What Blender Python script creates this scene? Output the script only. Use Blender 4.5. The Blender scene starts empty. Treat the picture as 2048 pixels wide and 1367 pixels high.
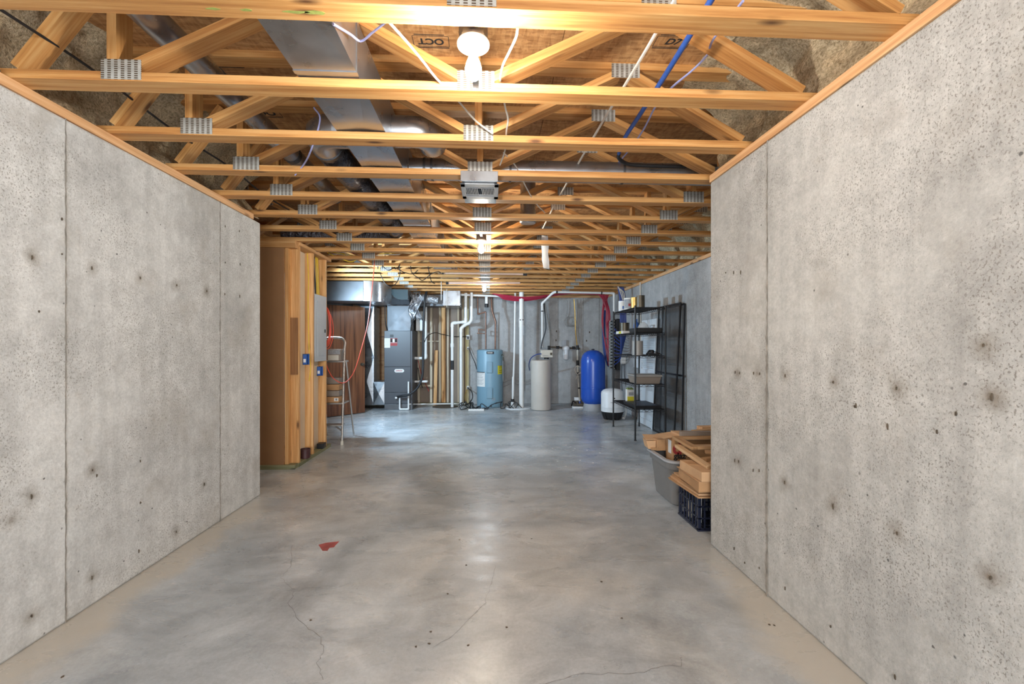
import bpy, math, random
from mathutils import Vector, Matrix, noise as mnoise

random.seed(7)
PI = math.pi
C = bpy.context.scene.collection
scene = bpy.context.scene

# ------------------------------------------------------------------ camera
FPX, HORIZON, YAW, EYE = 900.0, 690.0, math.atan(47 / 900.0), 1.305
cam_data = bpy.data.cameras.new('camera')
cam_data.sensor_width = 36.0
cam_data.lens = 36.0 * FPX / 2048.0
cam_data.shift_y = (HORIZON - 683.5) / 2048.0
cam_data.clip_start = 0.02
cam = bpy.data.objects.new('camera', cam_data)
C.objects.link(cam)
cam.location = (0, 0, EYE)
cam.rotation_euler = (PI / 2, 0, -YAW)
scene.camera = cam

# ------------------------------------------------------------------ world, added fill light behind the camera, exposure
world = bpy.data.worlds.new('world')
scene.world = world
world.use_nodes = True
world.node_tree.nodes['Background'].inputs[0].default_value = (0.55, 0.62, 0.7, 1)
world.node_tree.nodes['Background'].inputs[1].default_value = 0.05
scene.view_settings.view_transform = 'Standard'
scene.view_settings.look = 'None'
scene.view_settings.gamma = 1.0
scene.view_settings.use_curve_mapping = False
scene.view_settings.exposure = 0.0


def area_light(name, loc, rot, sx, sy, power, color):
    d = bpy.data.lights.new(name, 'AREA')
    d.shape = 'RECTANGLE'
    d.size, d.size_y, d.energy, d.color = sx, sy, power, color
    o = bpy.data.objects.new(name, d)
    C.objects.link(o)
    o.location, o.rotation_euler = loc, rot
    return o


# added unseen fill panel behind the camera; the front wall has no opening
area_light('fill_behind_camera', (-0.27, -3.3, 1.25), (PI / 2, 0, 0), 2.8, 1.9, 275.0, (0.84, 0.93, 1.0))
BULB_WARM = (1.0, 0.95, 0.86)
FLASH_COOL = (0.55, 0.79, 1.0)
BULB_STRENGTH = 1120.0
FLASH_WATTS = 400.0
MID_STRENGTH = 900.0
BACK_STRENGTH = 600.0


# ------------------------------------------------------------------ helpers
def at(px, py, Y):
    """world point at depth Y that the photograph shows at pixel (px, py)"""
    u, v = (px - 1024.0) / FPX, (HORIZON - py) / FPX
    dx = math.sin(YAW) + u * math.cos(YAW)
    dy = math.cos(YAW) - u * math.sin(YAW)
    t = Y / dy
    return Vector((dx * t, Y, EYE + v * t))


WL = {}


def wl(o):
    return WL.get(o.name, Vector((0, 0, 0))) if o else Vector((0, 0, 0))


class MB:
    def __init__(s):
        s.v, s.f = [], []

    def add(s, vs, fs):
        n = len(s.v)
        s.v += [Vector(p) for p in vs]
        s.f += [tuple(i + n for i in f) for f in fs]
        return s

    def box(s, x0, x1, y0, y1, z0, z1):
        vs = [(x, y, z) for z in (z0, z1) for y in (y0, y1) for x in (x0, x1)]
        return s.add(vs, [(0, 2, 3, 1), (4, 5, 7, 6), (0, 1, 5, 4), (2, 6, 7, 3), (0, 4, 6, 2), (1, 3, 7, 5)])

    def hexa(s, bot, top):
        """bot, top: four points each, same winding (counter-clockwise from above)"""
        return s.add(list(bot) + list(top),
                     [(3, 2, 1, 0), (4, 5, 6, 7), (0, 1, 5, 4), (1, 2, 6, 5), (2, 3, 7, 6), (3, 0, 4, 7)])

    def bar(s, p0, p1, w, h, up=(0, 0, 1)):
        p0, p1 = Vector(p0), Vector(p1)
        d = (p1 - p0).normalized()
        up = Vector(up)
        if abs(d.dot(up)) > 0.98:
            up = Vector((0, 1, 0))
        a = d.cross(up).normalized()
        b = a.cross(d).normalized()
        a, b = a * w / 2, b * h / 2
        q = lambda p: [p - a - b, p + a - b, p + a + b, p - a + b]
        return s.add(q(p0) + q(p1), [(3, 2, 1, 0), (4, 5, 6, 7), (0, 1, 5, 4), (1, 2, 6, 5), (2, 3, 7, 6), (3, 0, 4, 7)])

    def tube(s, pts, r, n=8, smooth=0, cap=True):
        pts = [Vector(p) for p in pts]
        if smooth:
            pts = catmull(pts, smooth)
        rs = r if isinstance(r, (list, tuple)) else [r] * len(pts)
        if len(rs) != len(pts):
            rs = [rs[min(len(rs) - 1, int(i * len(rs) / len(pts)))] for i in range(len(pts))]
        d0 = (pts[1] - pts[0]).normalized()
        a = d0.cross(Vector((0, 0, 1)))
        if a.length < 0.05:
            a = d0.cross(Vector((1, 0, 0)))
        a.normalize()
        rings = []
        for i, p in enumerate(pts):
            d = (pts[min(i + 1, len(pts) - 1)] - pts[max(i - 1, 0)]).normalized()
            a = (a - d * a.dot(d)).normalized()
            b = d.cross(a)
            rings.append([p + (a * math.cos(2 * PI * k / n) + b * math.sin(2 * PI * k / n)) * rs[i] for k in range(n)])
        vs = [q for ring in rings for q in ring]
        fs = []
        for i in range(len(pts) - 1):
            for k in range(n):
                k2 = (k + 1) % n
                fs.append((i * n + k, i * n + k2, (i + 1) * n + k2, (i + 1) * n + k))
        if cap:
            fs.append(tuple(range(n))[::-1])
            fs.append(tuple((len(pts) - 1) * n + k for k in range(n)))
        return s.add(vs, fs)

    def lathe(s, prof, c, n=32, axis='z'):
        c = Vector(c)
        vs, fs = [], []
        for r, z in prof:
            for k in range(n):
                an = 2 * PI * k / n
                if axis == 'z':
                    vs.append(c + Vector((r * math.cos(an), r * math.sin(an), z)))
                elif axis == 'y':
                    vs.append(c + Vector((r * math.cos(an), -z, r * math.sin(an))))
                else:
                    vs.append(c + Vector((z, r * math.cos(an), r * math.sin(an))))
        m = len(prof)
        for i in range(m - 1):
            for k in range(n):
                k2 = (k + 1) % n
                fs.append((i * n + k, i * n + k2, (i + 1) * n + k2, (i + 1) * n + k))
        fs.append(tuple(range(n))[::-1])
        fs.append(tuple((m - 1) * n + k for k in range(n)))
        return s.add(vs, fs)

    def prism(s, poly, d):
        """closed planar polygon (points) pushed along vector d"""
        d = Vector(d)
        p = [Vector(q) for q in poly]
        n = len(p)
        fs = [tuple(range(n))[::-1], tuple(range(n, 2 * n))]
        fs += [(i, (i + 1) % n, (i + 1) % n + n, i + n) for i in range(n)]
        return s.add(p + [q + d for q in p], fs)

    def build(s, name, mat, parent=None, smooth=True, bevel=0.0, seg=2, loc=None):
        base = wl(parent)
        o0 = Vector(loc) if loc is not None else base.copy()
        me = bpy.data.meshes.new(name)
        me.from_pydata([tuple(p - o0) for p in s.v], [], s.f)
        me.validate()
        import bmesh
        bm = bmesh.new()
        bm.from_mesh(me)
        bmesh.ops.recalc_face_normals(bm, faces=bm.faces)
        bm.to_mesh(me)
        bm.free()
        if smooth:
            me.shade_smooth()
            me.set_sharp_from_angle(angle=math.radians(38))
        me.materials.append(mat)
        o = bpy.data.objects.new(name, me)
        C.objects.link(o)
        o.parent = parent
        o.location = o0 - base
        WL[o.name] = o0
        if bevel:
            m = o.modifiers.new('bevel', 'BEVEL')
            m.width, m.segments, m.limit_method = bevel, seg, 'ANGLE'
        return o


def catmull(p, k):
    q = [p[0] * 2 - p[1]] + list(p) + [p[-1] * 2 - p[-2]]
    out = []
    for i in range(1, len(q) - 2):
        for j in range(k):
            t = j / k
            a, b, c, d = q[i - 1], q[i], q[i + 1], q[i + 2]
            out.append(0.5 * ((2 * b) + (c - a) * t + (2 * a - 5 * b + 4 * c - d) * t * t + (3 * b - a - 3 * c + d) * t ** 3))
    out.append(p[-1])
    return out


def tag(o, label=None, cat=None, group=None, kind=None):
    if label: o['label'] = label
    if cat: o['category'] = cat
    if group: o['group'] = group
    if kind: o['kind'] = kind
    return o


def thing(name, label, cat, loc=(0, 0, 0), group=None, kind=None):
    o = bpy.data.objects.new(name, None)
    o.empty_display_size = 0.1
    C.objects.link(o)
    o.location = loc
    WL[o.name] = Vector(loc)
    return tag(o, label, cat, group, kind)


LUM = {}


def lumber(name, p0, p1, w, h, mat, parent=None, up=(0, 0, 1)):
    """a board whose local X runs along its length so the grain follows it"""
    p0, p1 = Vector(p0), Vector(p1)
    L = (p1 - p0).length
    key = (round(L, 4), w, h, mat.name)
    if key not in LUM:
        m = MB().box(-L / 2, L / 2, -w / 2, w / 2, -h / 2, h / 2)
        me = bpy.data.meshes.new('board')
        me.from_pydata([tuple(v) for v in m.v], [], m.f)
        me.materials.append(mat)
        LUM[key] = me
    o = bpy.data.objects.new(name, LUM[key])
    C.objects.link(o)
    x = (p1 - p0).normalized()
    up = Vector(up)
    if abs(x.dot(up)) > 0.98:
        up = Vector((1, 0, 0))
    y = up.cross(x).normalized()
    z = x.cross(y).normalized()
    R = Matrix((x, y, z)).transposed()
    mid = (p0 + p1) / 2
    o.parent = parent
    o.rotation_euler = R.to_euler()
    o.location = mid - wl(parent)
    WL[o.name] = mid
    return o


# ------------------------------------------------------------------ materials
def new_mat(name):
    m = bpy.data.materials.new(name)
    m.use_nodes = True
    nt = m.node_tree
    return m, nt, nt.nodes['Principled BSDF']


def N(nt, kind, **kw):
    n = nt.nodes.new(kind)
    for k, v in kw.items():
        if k.startswith('i_'):
            n.inputs[k[2:].replace('_', ' ')].default_value = v
        else:
            setattr(n, k, v)
    return n


def L(nt, a, b):
    nt.links.new(a, b)


def ramp(nt, fac, stops):
    r = nt.nodes.new('ShaderNodeValToRGB')
    el = r.color_ramp.elements
    while len(el) < len(stops):
        el.new(0.5)
    for e, (p, c) in zip(el, stops):
        e.position = p
        e.color = (c[0], c[1], c[2], 1) if hasattr(c, '__len__') else (c, c, c, 1)
    L(nt, fac, r.inputs[0])
    return r


def mixc(nt, fac, a, b, mode='MIX'):
    m = nt.nodes.new('ShaderNodeMix')
    m.data_type = 'RGBA'
    m.blend_type = mode
    for val, i in ((fac, 0), (a, 6), (b, 7)):
        if hasattr(val, 'is_linked'):
            L(nt, val, m.inputs[i])
        elif hasattr(val, '__len__'):
            m.inputs[i].default_value = (val[0], val[1], val[2], 1)
        else:
            m.inputs[i].default_value = val
    return m.outputs[2]


def coords(nt, scale=(1, 1, 1), per_object=False, loc=(0, 0, 0)):
    tc = N(nt, 'ShaderNodeTexCoord')
    mp = N(nt, 'ShaderNodeMapping')
    mp.inputs['Scale'].default_value = scale
    mp.inputs['Location'].default_value = loc
    if per_object:
        oi = N(nt, 'ShaderNodeObjectInfo')
        wn = N(nt, 'ShaderNodeTexWhiteNoise', noise_dimensions='3D')
        L(nt, oi.outputs['Location'], wn.inputs['Vector'])
        mul = N(nt, 'ShaderNodeVectorMath', operation='SCALE')
        mul.inputs['Scale'].default_value = 60.0
        L(nt, wn.outputs['Color'], mul.inputs[0])
        ad = N(nt, 'ShaderNodeVectorMath', operation='ADD')
        L(nt, tc.outputs['Object'], ad.inputs[0])
        L(nt, mul.outputs[0], ad.inputs[1])
        L(nt, ad.outputs[0], mp.inputs['Vector'])
    else:
        L(nt, tc.outputs['Object'], mp.inputs['Vector'])
    return mp.outputs[0]


def noise(nt, vec, scale, detail=4, rough=0.55):
    n = N(nt, 'ShaderNodeTexNoise')
    n.inputs['Scale'].default_value = scale
    n.inputs['Detail'].default_value = detail
    n.inputs['Roughness'].default_value = rough
    L(nt, vec, n.inputs['Vector'])
    return n.outputs['Fac']


def bump(nt, bsdf, h, strength=0.3, dist=0.01):
    b = N(nt, 'ShaderNodeBump')
    b.inputs['Strength'].default_value = strength
    b.inputs['Distance'].default_value = dist
    L(nt, h, b.inputs['Height'])
    L(nt, b.outputs[0], bsdf.inputs['Normal'])


def plain(name, col, rough=0.5, metal=0.0, var=0.12, scale=6.0, bmp=0.0, bscale=60.0):
    m, nt, b = new_mat(name)
    v = coords(nt)
    f = noise(nt, v, scale)
    d = [max(0, c * (1 - var)) for c in col]
    l = [min(1, c * (1 + var)) for c in col]
    r = ramp(nt, f, [(0.3, d), (0.7, l)])
    L(nt, r.outputs[0], b.inputs['Base Color'])
    b.inputs['Roughness'].default_value = rough
    b.inputs['Metallic'].default_value = metal
    if bmp:
        bump(nt, b, noise(nt, v, bscale), bmp, 0.004)
    return m


def wood(name, dark, mid, light, rough=0.6):
    m, nt, b = new_mat(name)
    v = coords(nt, (1.4, 44, 44), True)
    g = noise(nt, v, 1.0, 8, 0.66)
    r = ramp(nt, g, [(0.30, dark), (0.48, mid), (0.62, light), (0.78, mid)])
    v2 = coords(nt, (5.0, 16, 16), True)
    k = N(nt, 'ShaderNodeTexVoronoi')
    k.inputs['Scale'].default_value = 0.55
    L(nt, v2, k.inputs['Vector'])
    kr = ramp(nt, k.outputs['Distance'], [(0.05, 1.0), (0.17, 0.0)])
    c = mixc(nt, kr.outputs[0], r.outputs[0], [x * 0.35 for x in dark])
    oi = N(nt, 'ShaderNodeObjectInfo')
    wn = N(nt, 'ShaderNodeTexWhiteNoise', noise_dimensions='3D')
    L(nt, oi.outputs['Location'], wn.inputs['Vector'])
    hr = ramp(nt, wn.outputs['Value'], [(0.0, (0.74, 0.66, 0.56)), (0.5, (0.95, 0.93, 0.90)), (1.0, (1.12, 1.14, 1.16))])
    c = mixc(nt, 1.0, c, hr.outputs[0], 'MULTIPLY')
    L(nt, c, b.inputs['Base Color'])
    b.inputs['Roughness'].default_value = rough
    bump(nt, b, g, 0.12, 0.004)
    return m


def math2(nt, op, x, y):
    n = N(nt, 'ShaderNodeMath', operation=op)
    for k, v in ((0, x), (1, y)):
        if hasattr(v, 'is_linked'):
            L(nt, v, n.inputs[k])
        else:
            n.inputs[k].default_value = v
    return n.outputs[0]


def concrete_wall(name, base, tint, spots=(), off=(3.1, 1.7, 0.4)):
    m, nt, b = new_mat(name)
    v = coords(nt)
    big = noise(nt, v, 1.3, 6, 0.62)
    c0 = ramp(nt, big, [(0.28, [x * 0.74 for x in base]), (0.48, base), (0.70, [min(1, x * 1.15) for x in base])])
    st = noise(nt, coords(nt, (9, 9, 0.5)), 1.0, 5, 0.65)
    sr = ramp(nt, st, [(0.3, 0.88), (0.6, 1.05)])
    c = mixc(nt, 1.0, c0.outputs[0], sr.outputs[0], 'MULTIPLY')
    mid = noise(nt, v, 11, 6, 0.72)
    mr = ramp(nt, mid, [(0.32, 0.80), (0.56, 1.03), (0.72, 1.12)])
    c = mixc(nt, 0.8, c, mr.outputs[0], 'MULTIPLY')
    fine = noise(nt, v, 70, 5, 0.75)
    fr = ramp(nt, fine, [(0.32, 0.80), (0.68, 1.10)])
    c = mixc(nt, 0.85, c, fr.outputs[0], 'MULTIPLY')
    # rough, eroded patches full of small dark pits
    area = noise(nt, coords(nt, (1, 1, 1.3), loc=off), 1.5, 5, 0.6)
    ar = ramp(nt, area, [(0.41, 0.0), (0.56, 1.0)]).outputs[0]
    speck = ramp(nt, noise(nt, coords(nt, (1, 1, 0.8)), 140, 3, 0.65), [(0.565, 0.0), (0.62, 1.0)]).outputs[0]
    pit = math2(nt, 'MULTIPLY', speck, ar)
    vp = N(nt, 'ShaderNodeTexVoronoi')
    vp.inputs['Scale'].default_value = 48
    L(nt, v, vp.inputs['Vector'])
    sep = N(nt, 'ShaderNodeSeparateColor')
    L(nt, vp.outputs['Color'], sep.inputs[0])
    rad = N(nt, 'ShaderNodeMapRange')
    rad.inputs['From Min'].default_value = 0.55
    rad.inputs['To Min'].default_value = 0.01
    rad.inputs['To Max'].default_value = 0.24
    L(nt, sep.outputs[0], rad.inputs['Value'])
    warp = math2(nt, 'ADD', vp.outputs['Distance'], math2(nt, 'MULTIPLY', math2(nt, 'SUBTRACT', fine, 0.5), 0.5))
    dots = math2(nt, 'LESS_THAN', warp, rad.outputs[0])
    dots = math2(nt, 'MULTIPLY', dots, math2(nt, 'ADD', math2(nt, 'MULTIPLY', ar, 0.75), 0.25))
    pit = math2(nt, 'MAXIMUM', pit, dots)
    c = mixc(nt, math2(nt, 'MULTIPLY', pit, 0.78), c, [x * y * 0.36 for x, y in zip(base, tint)])
    # larger bug holes
    vo = N(nt, 'ShaderNodeTexVoronoi')
    vo.inputs['Scale'].default_value = 13
    L(nt, v, vo.inputs['Vector'])
    hole = ramp(nt, math2(nt, 'ADD', vo.outputs['Distance'], math2(nt, 'MULTIPLY', math2(nt, 'SUBTRACT', fine, 0.5), 0.12)), [(0.05, 1.0), (0.075, 0.0)]).outputs[0]
    gate = ramp(nt, noise(nt, v, 3.4, 2), [(0.50, 0.0), (0.56, 1.0)]).outputs[0]
    hm = math2(nt, 'MULTIPLY', hole, gate)
    c = mixc(nt, hm, c, [x * 0.25 for x in base])
    # brownish stains
    sn = ramp(nt, noise(nt, coords(nt, loc=(9, 4, 2)), 2.4, 6, 0.7), [(0.54, 0.0), (0.74, 0.6)])
    c = mixc(nt, sn.outputs[0], c, [x * y * 0.62 for x, y in zip(base, tint)])
    # rust bloom around the form ties
    if spots:
        dm = None
        tc = N(nt, 'ShaderNodeTexCoord')
        for p in spots:
            dn = N(nt, 'ShaderNodeVectorMath', operation='DISTANCE')
            L(nt, tc.outputs['Object'], dn.inputs[0])
            dn.inputs[1].default_value = p
            dm = dn.outputs['Value'] if dm is None else math2(nt, 'MINIMUM', dm, dn.outputs['Value'])
        dm = math2(nt, 'ADD', dm, math2(nt, 'MULTIPLY', math2(nt, 'SUBTRACT', mid, 0.5), 0.06))
        sp = ramp(nt, dm, [(0.004, 0.62), (0.022, 0.30), (0.055, 0.0)])
        c = mixc(nt, sp.outputs[0], c, (0.17, 0.135, 0.095))
    L(nt, c, b.inputs['Base Color'])
    b.inputs['Roughness'].default_value = 0.9
    h = math2(nt, 'SUBTRACT', fine, math2(nt, 'ADD', hm, pit))
    bump(nt, b, h, 0.35, 0.006)
    return m


def concrete_floor():
    m, nt, b = new_mat('floor_concrete')
    v = coords(nt)

    def swirl(vec, scale, detail, rough, dist):
        n = N(nt, 'ShaderNodeTexNoise')
        n.inputs['Scale'].default_value = scale
        n.inputs['Detail'].default_value = detail
        n.inputs['Roughness'].default_value = rough
        n.inputs['Distortion'].default_value = dist
        L(nt, vec, n.inputs['Vector'])
        return n.outputs['Fac']
    n1 = swirl(v, 0.75, 7, 0.60, 1.2)
    c0 = ramp(nt, n1, [(0.30, (0.265, 0.284, 0.298)), (0.46, (0.40, 0.425, 0.443)), (0.56, (0.485, 0.51, 0.525)), (0.70, (0.60, 0.62, 0.63))])
    sw = swirl(coords(nt, (2.0, 3.4, 1), loc=(4, 2, 0)), 1.3, 8, 0.68, 0.8)
    s2 = ramp(nt, sw, [(0.30, 0.74), (0.52, 1.0), (0.68, 1.16)])
    c = mixc(nt, 1.0, c0.outputs[0], s2.outputs[0], 'MULTIPLY')
    wm = ramp(nt, swirl(coords(nt, loc=(1, 7, 0)), 0.6, 4, 0.6, 0.6), [(0.40, (0.97, 0.99, 1.02)), (0.62, (1.03, 0.98, 0.93))])
    c = mixc(nt, 1.0, c, wm.outputs[0], 'MULTIPLY')
    fr = ramp(nt, noise(nt, v, 60, 5, 0.75), [(0.3, 0.86), (0.7, 1.09)])
    c = mixc(nt, 1.0, c, fr.outputs[0], 'MULTIPLY')
    # sandy laitance band along the foot of the two near walls
    sep = N(nt, 'ShaderNodeSeparateXYZ')
    L(nt, v, sep.inputs[0])
    wob = swirl(v, 1.9, 6, 0.62, 0.5)
    tot = None
    for sgn, x0, yend in ((1, 1.451, 3.3), (-1, -1.987, 4.4)):
        dist = math2(nt, 'MULTIPLY', math2(nt, 'SUBTRACT', x0, sep.outputs[0]), sgn)
        dist = math2(nt, 'ADD', dist, math2(nt, 'MULTIPLY', math2(nt, 'SUBTRACT', wob, 0.5), 0.55))
        r1 = N(nt, 'ShaderNodeMapRange')
        r1.inputs['From Min'].default_value = 0.10
        r1.inputs['From Max'].default_value = 0.24
        r1.inputs['To Min'].default_value = 0.85
        r1.inputs['To Max'].default_value = 0.0
        L(nt, dist, r1.inputs['Value'])
        r2 = N(nt, 'ShaderNodeMapRange')
        r2.inputs['From Min'].default_value = yend - 0.9
        r2.inputs['From Max'].default_value = yend
        r2.inputs['To Min'].default_value = 1.0
        r2.inputs['To Max'].default_value = 0.0
        L(nt, sep.outputs[1], r2.inputs['Value'])
        g = math2(nt, 'MULTIPLY', r1.outputs[0], r2.outputs[0])
        tot = g if tot is None else math2(nt, 'MAXIMUM', tot, g)
    c = mixc(nt, tot, c, (0.50, 0.465, 0.405))
    L(nt, c, b.inputs['Base Color'])
    rr = ramp(nt, swirl(coords(nt, (1.5, 3, 1)), 1.2, 6, 0.65, 0.8), [(0.30, 0.17), (0.70, 0.44)])
    L(nt, rr.outputs[0], b.inputs['Roughness'])
    b.inputs['Specular IOR Level'].default_value = 0.6
    bump(nt, b, noise(nt, v, 7, 6, 0.62), 0.10, 0.012)
    return m


def osb():
    m, nt, b = new_mat('oriented_strand_board')
    out = None
    for i, (sc, rot) in enumerate((((14, 70, 1), 0.3), ((17, 60, 1), -0.5), ((64, 15, 1), 0.2))):
        tc = N(nt, 'ShaderNodeTexCoord')
        mp = N(nt, 'ShaderNodeMapping')
        mp.inputs['Scale'].default_value = sc
        mp.inputs['Rotation'].default_value = (0, 0, rot)
        L(nt, tc.outputs['Object'], mp.inputs[0])
        vo = N(nt, 'ShaderNodeTexVoronoi')
        vo.inputs['Scale'].default_value = 1.0
        L(nt, mp.outputs[0], vo.inputs['Vector'])
        sep = N(nt, 'ShaderNodeSeparateColor')
        L(nt, vo.outputs['Color'], sep.inputs[0])
        r = ramp(nt, sep.outputs[0], [(0.0, (0.24, 0.10, 0.03)), (0.5, (0.47, 0.235, 0.085)), (1.0, (0.64, 0.37, 0.16))])
        out = r.outputs[0] if out is None else mixc(nt, 0.5 if i == 1 else 0.35, out, r.outputs[0])
    L(nt, out, b.inputs['Base Color'])
    b.inputs['Roughness'].default_value = 0.75
    return m


def nail_plate_mat():
    m, nt, b = new_mat('punched_galvanised_plate')
    tc = N(nt, 'ShaderNodeTexCoord')
    sep = N(nt, 'ShaderNodeSeparateXYZ')
    L(nt, tc.outputs['Object'], sep.inputs[0])

    def sine(src, freq, lo):
        a = N(nt, 'ShaderNodeMath', operation='MULTIPLY')
        L(nt, src, a.inputs[0])
        a.inputs[1].default_value = freq
        s = N(nt, 'ShaderNodeMath', operation='SINE')
        L(nt, a.outputs[0], s.inputs[0])
        g = N(nt, 'ShaderNodeMath', operation='GREATER_THAN')
        L(nt, s.outputs[0], g.inputs[0])
        g.inputs[1].default_value = lo
        return g.outputs[0]
    cx = sine(sep.outputs[0], 2 * PI / 0.027, -0.1)
    cz = sine(sep.outputs[2], 2 * PI / 0.0092, -0.25)
    mu = N(nt, 'ShaderNodeMath', operation='MULTIPLY')
    L(nt, cx, mu.inputs[0])
    L(nt, cz, mu.inputs[1])
    f = noise(nt, tc.outputs['Object'], 22)
    r = ramp(nt, f, [(0.3, (0.33, 0.32, 0.29)), (0.7, (0.52, 0.51, 0.47))])
    c = mixc(nt, mu.outputs[0], r.outputs[0], (0.10, 0.07, 0.045))
    L(nt, c, b.inputs['Base Color'])
    b.inputs['Metallic'].default_value = 0.25
    b.inputs['Roughness'].default_value = 0.5
    return m


def galvanised(name, col=(0.40, 0.42, 0.45), rough=0.24, scale=7.0):
    m, nt, b = new_mat(name)
    v = coords(nt)
    f = noise(nt, v, scale, 3)
    r = ramp(nt, f, [(0.3, [c * 0.82 for c in col]), (0.7, col)])
    L(nt, r.outputs[0], b.inputs['Base Color'])
    b.inputs['Metallic'].default_value = 0.9
    rr = ramp(nt, f, [(0.3, rough), (0.7, rough + 0.14)])
    L(nt, rr.outputs[0], b.inputs['Roughness'])
    bump(nt, b, noise(nt, v, 2.0, 1), 0.06, 0.02)
    return m


def foil(name, col):
    m, nt, b = new_mat(name)
    v = coords(nt)
    b.inputs['Base Color'].default_value = (*col, 1)
    b.inputs['Metallic'].default_value = 0.85
    b.inputs['Roughness'].default_value = 0.28
    bump(nt, b, noise(nt, v, 24, 4), 0.9, 0.03)
    return m


def insulation_mat():
    m, nt, b = new_mat('sprayed_cellulose')
    v = coords(nt)
    n1 = noise(nt, v, 75, 4, 0.75)
    r = ramp(nt, n1, [(0.28, (0.18, 0.125, 0.07)), (0.43, (0.52, 0.395, 0.235)), (0.62, (0.80, 0.66, 0.45))])
    n2 = ramp(nt, noise(nt, v, 5, 3), [(0.3, 0.66), (0.6, 1.2)])
    c = mixc(nt, 1.0, r.outputs[0], n2.outputs[0], 'MULTIPLY')
    L(nt, c, b.inputs['Base Color'])
    b.inputs['Roughness'].default_value = 1.0
    bump(nt, b, n1, 1.0, 0.02)
    return m


def veneer():
    m, nt, b = new_mat('oak_veneer')
    v = coords(nt, (26, 26, 1.1))
    g = noise(nt, v, 1.0, 5, 0.6)
    r = ramp(nt, g, [(0.3, (0.055, 0.018, 0.008)), (0.5, (0.17, 0.062, 0.026)), (0.72, (0.25, 0.10, 0.042))])
    L(nt, r.outputs[0], b.inputs['Base Color'])
    b.inputs['Roughness'].default_value = 0.33
    return m


def emissive(name, col, strength):
    m, nt, b = new_mat(name)
    b.inputs['Base Color'].default_value = (0.9, 0.88, 0.84, 1)
    b.inputs['Emission Color'].default_value = (*col, 1)
    b.inputs['Emission Strength'].default_value = strength
    return m


def mesh_screen():
    m, nt, b = new_mat('dark_fly_mesh')
    b.inputs['Base Color'].default_value = (0.10, 0.10, 0.105, 1)
    b.inputs['Roughness'].default_value = 0.6
    tr = N(nt, 'ShaderNodeBsdfTransparent')
    mx = N(nt, 'ShaderNodeMixShader')
    mx.inputs[0].default_value = 0.34
    L(nt, tr.outputs[0], mx.inputs[1])
    L(nt, b.outputs[0], mx.inputs[2])
    L(nt, mx.outputs[0], nt.nodes['Material Output'].inputs['Surface'])
    return m


def film():
    m, nt, b = new_mat('clear_plastic_film')
    b.inputs['Base Color'].default_value = (0.75, 0.78, 0.8, 1)
    b.inputs['Roughness'].default_value = 0.2
    tr = N(nt, 'ShaderNodeBsdfTransparent')
    mx = N(nt, 'ShaderNodeMixShader')
    mx.inputs[0].default_value = 0.5
    L(nt, tr.outputs[0], mx.inputs[1])
    L(nt, b.outputs[0], mx.inputs[2])
    L(nt, mx.outputs[0], nt.nodes['Material Output'].inputs['Surface'])
    return m


M = {}
M['floor'] = concrete_floor()


def wall_pt(px, py, X):
    u, v = (px - 1024) / FPX, (HORIZON - py) / FPX
    dx, dy = math.sin(YAW) + u * math.cos(YAW), math.cos(YAW) - u * math.sin(YAW)
    t = X / dx
    return Vector((X, dy * t, EYE + v * t))


BLOOM_R = [tuple(wall_pt(x, y, 1.451)) for x, y in ((1571, 751), (1667, 764), (1794, 776), (1985, 793), (1570, 965), (1667, 1012), (1795, 1066), (1982, 1154), (1968, 690), (1475, 745), (1514, 746), (1475, 921))]
BLOOM_L = [tuple(wall_pt(x, y, -1.987)) for x, y in ((63, 514), (183, 536), (280, 556), (353, 570), (413, 582), (184, 940), (62, 992), (408, 968), (352, 1063), (183, 1155), (62, 1231), (20, 1040))]
M['conc_l'] = concrete_wall('left_wall_concrete', (0.615, 0.615, 0.605), (1.0, 0.93, 0.84), BLOOM_L)
M['conc_r'] = concrete_wall('right_wall_concrete', (0.48, 0.472, 0.452), (1.0, 0.92, 0.82), BLOOM_R, (1.1, 0.2, 2.4))
M['conc_b'] = concrete_wall('back_wall_concrete', (0.42, 0.42, 0.42), (1.0, 0.9, 0.8))
M['seam'] = plain('form_seam_grout', (0.20, 0.18, 0.155), 0.95, var=0.4, scale=18)
M['tie'] = plain('rusted_form_tie', (0.085, 0.065, 0.045), 0.9, var=0.4, scale=40)
M['osb'] = osb()
M['ink'] = plain('black_ink', (0.022, 0.02, 0.02), 0.8)
M['spruce'] = wood('truss_spruce', (0.36, 0.14, 0.036), (0.57, 0.275, 0.082), (0.68, 0.39, 0.15))
M['plate_wood'] = wood('sill_plate_wood', (0.50, 0.24, 0.10), (0.68, 0.38, 0.18), (0.76, 0.48, 0.26))
M['stud'] = wood('stud_spruce', (0.40, 0.18, 0.055), (0.60, 0.31, 0.11), (0.72, 0.44, 0.20))
M['pale_stud'] = wood('aged_grey_stud', (0.30, 0.24, 0.17), (0.45, 0.37, 0.27), (0.55, 0.46, 0.34))
M['treated'] = wood('green_treated_lumber', (0.13, 0.14, 0.07), (0.22, 0.22, 0.12), (0.30, 0.29, 0.17))
M['dark_board'] = wood('dark_stained_board', (0.16, 0.065, 0.02), (0.27, 0.12, 0.04), (0.34, 0.17, 0.065))
M['yellow_stud'] = wood('yellow_treated_stud', (0.30, 0.24, 0.10), (0.46, 0.38, 0.19), (0.56, 0.48, 0.27))
M['nail'] = nail_plate_mat()
M['galv'] = galvanised('galvanised_sheet')
M['galv_dark'] = galvanised('dull_galvanised_sheet', (0.15, 0.155, 0.165), 0.42)
M['steel'] = galvanised('brushed_aluminium', (0.55, 0.53, 0.50), 0.34, 20)
M['foil'] = foil('foil_jacket', (0.62, 0.63, 0.66))
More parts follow.
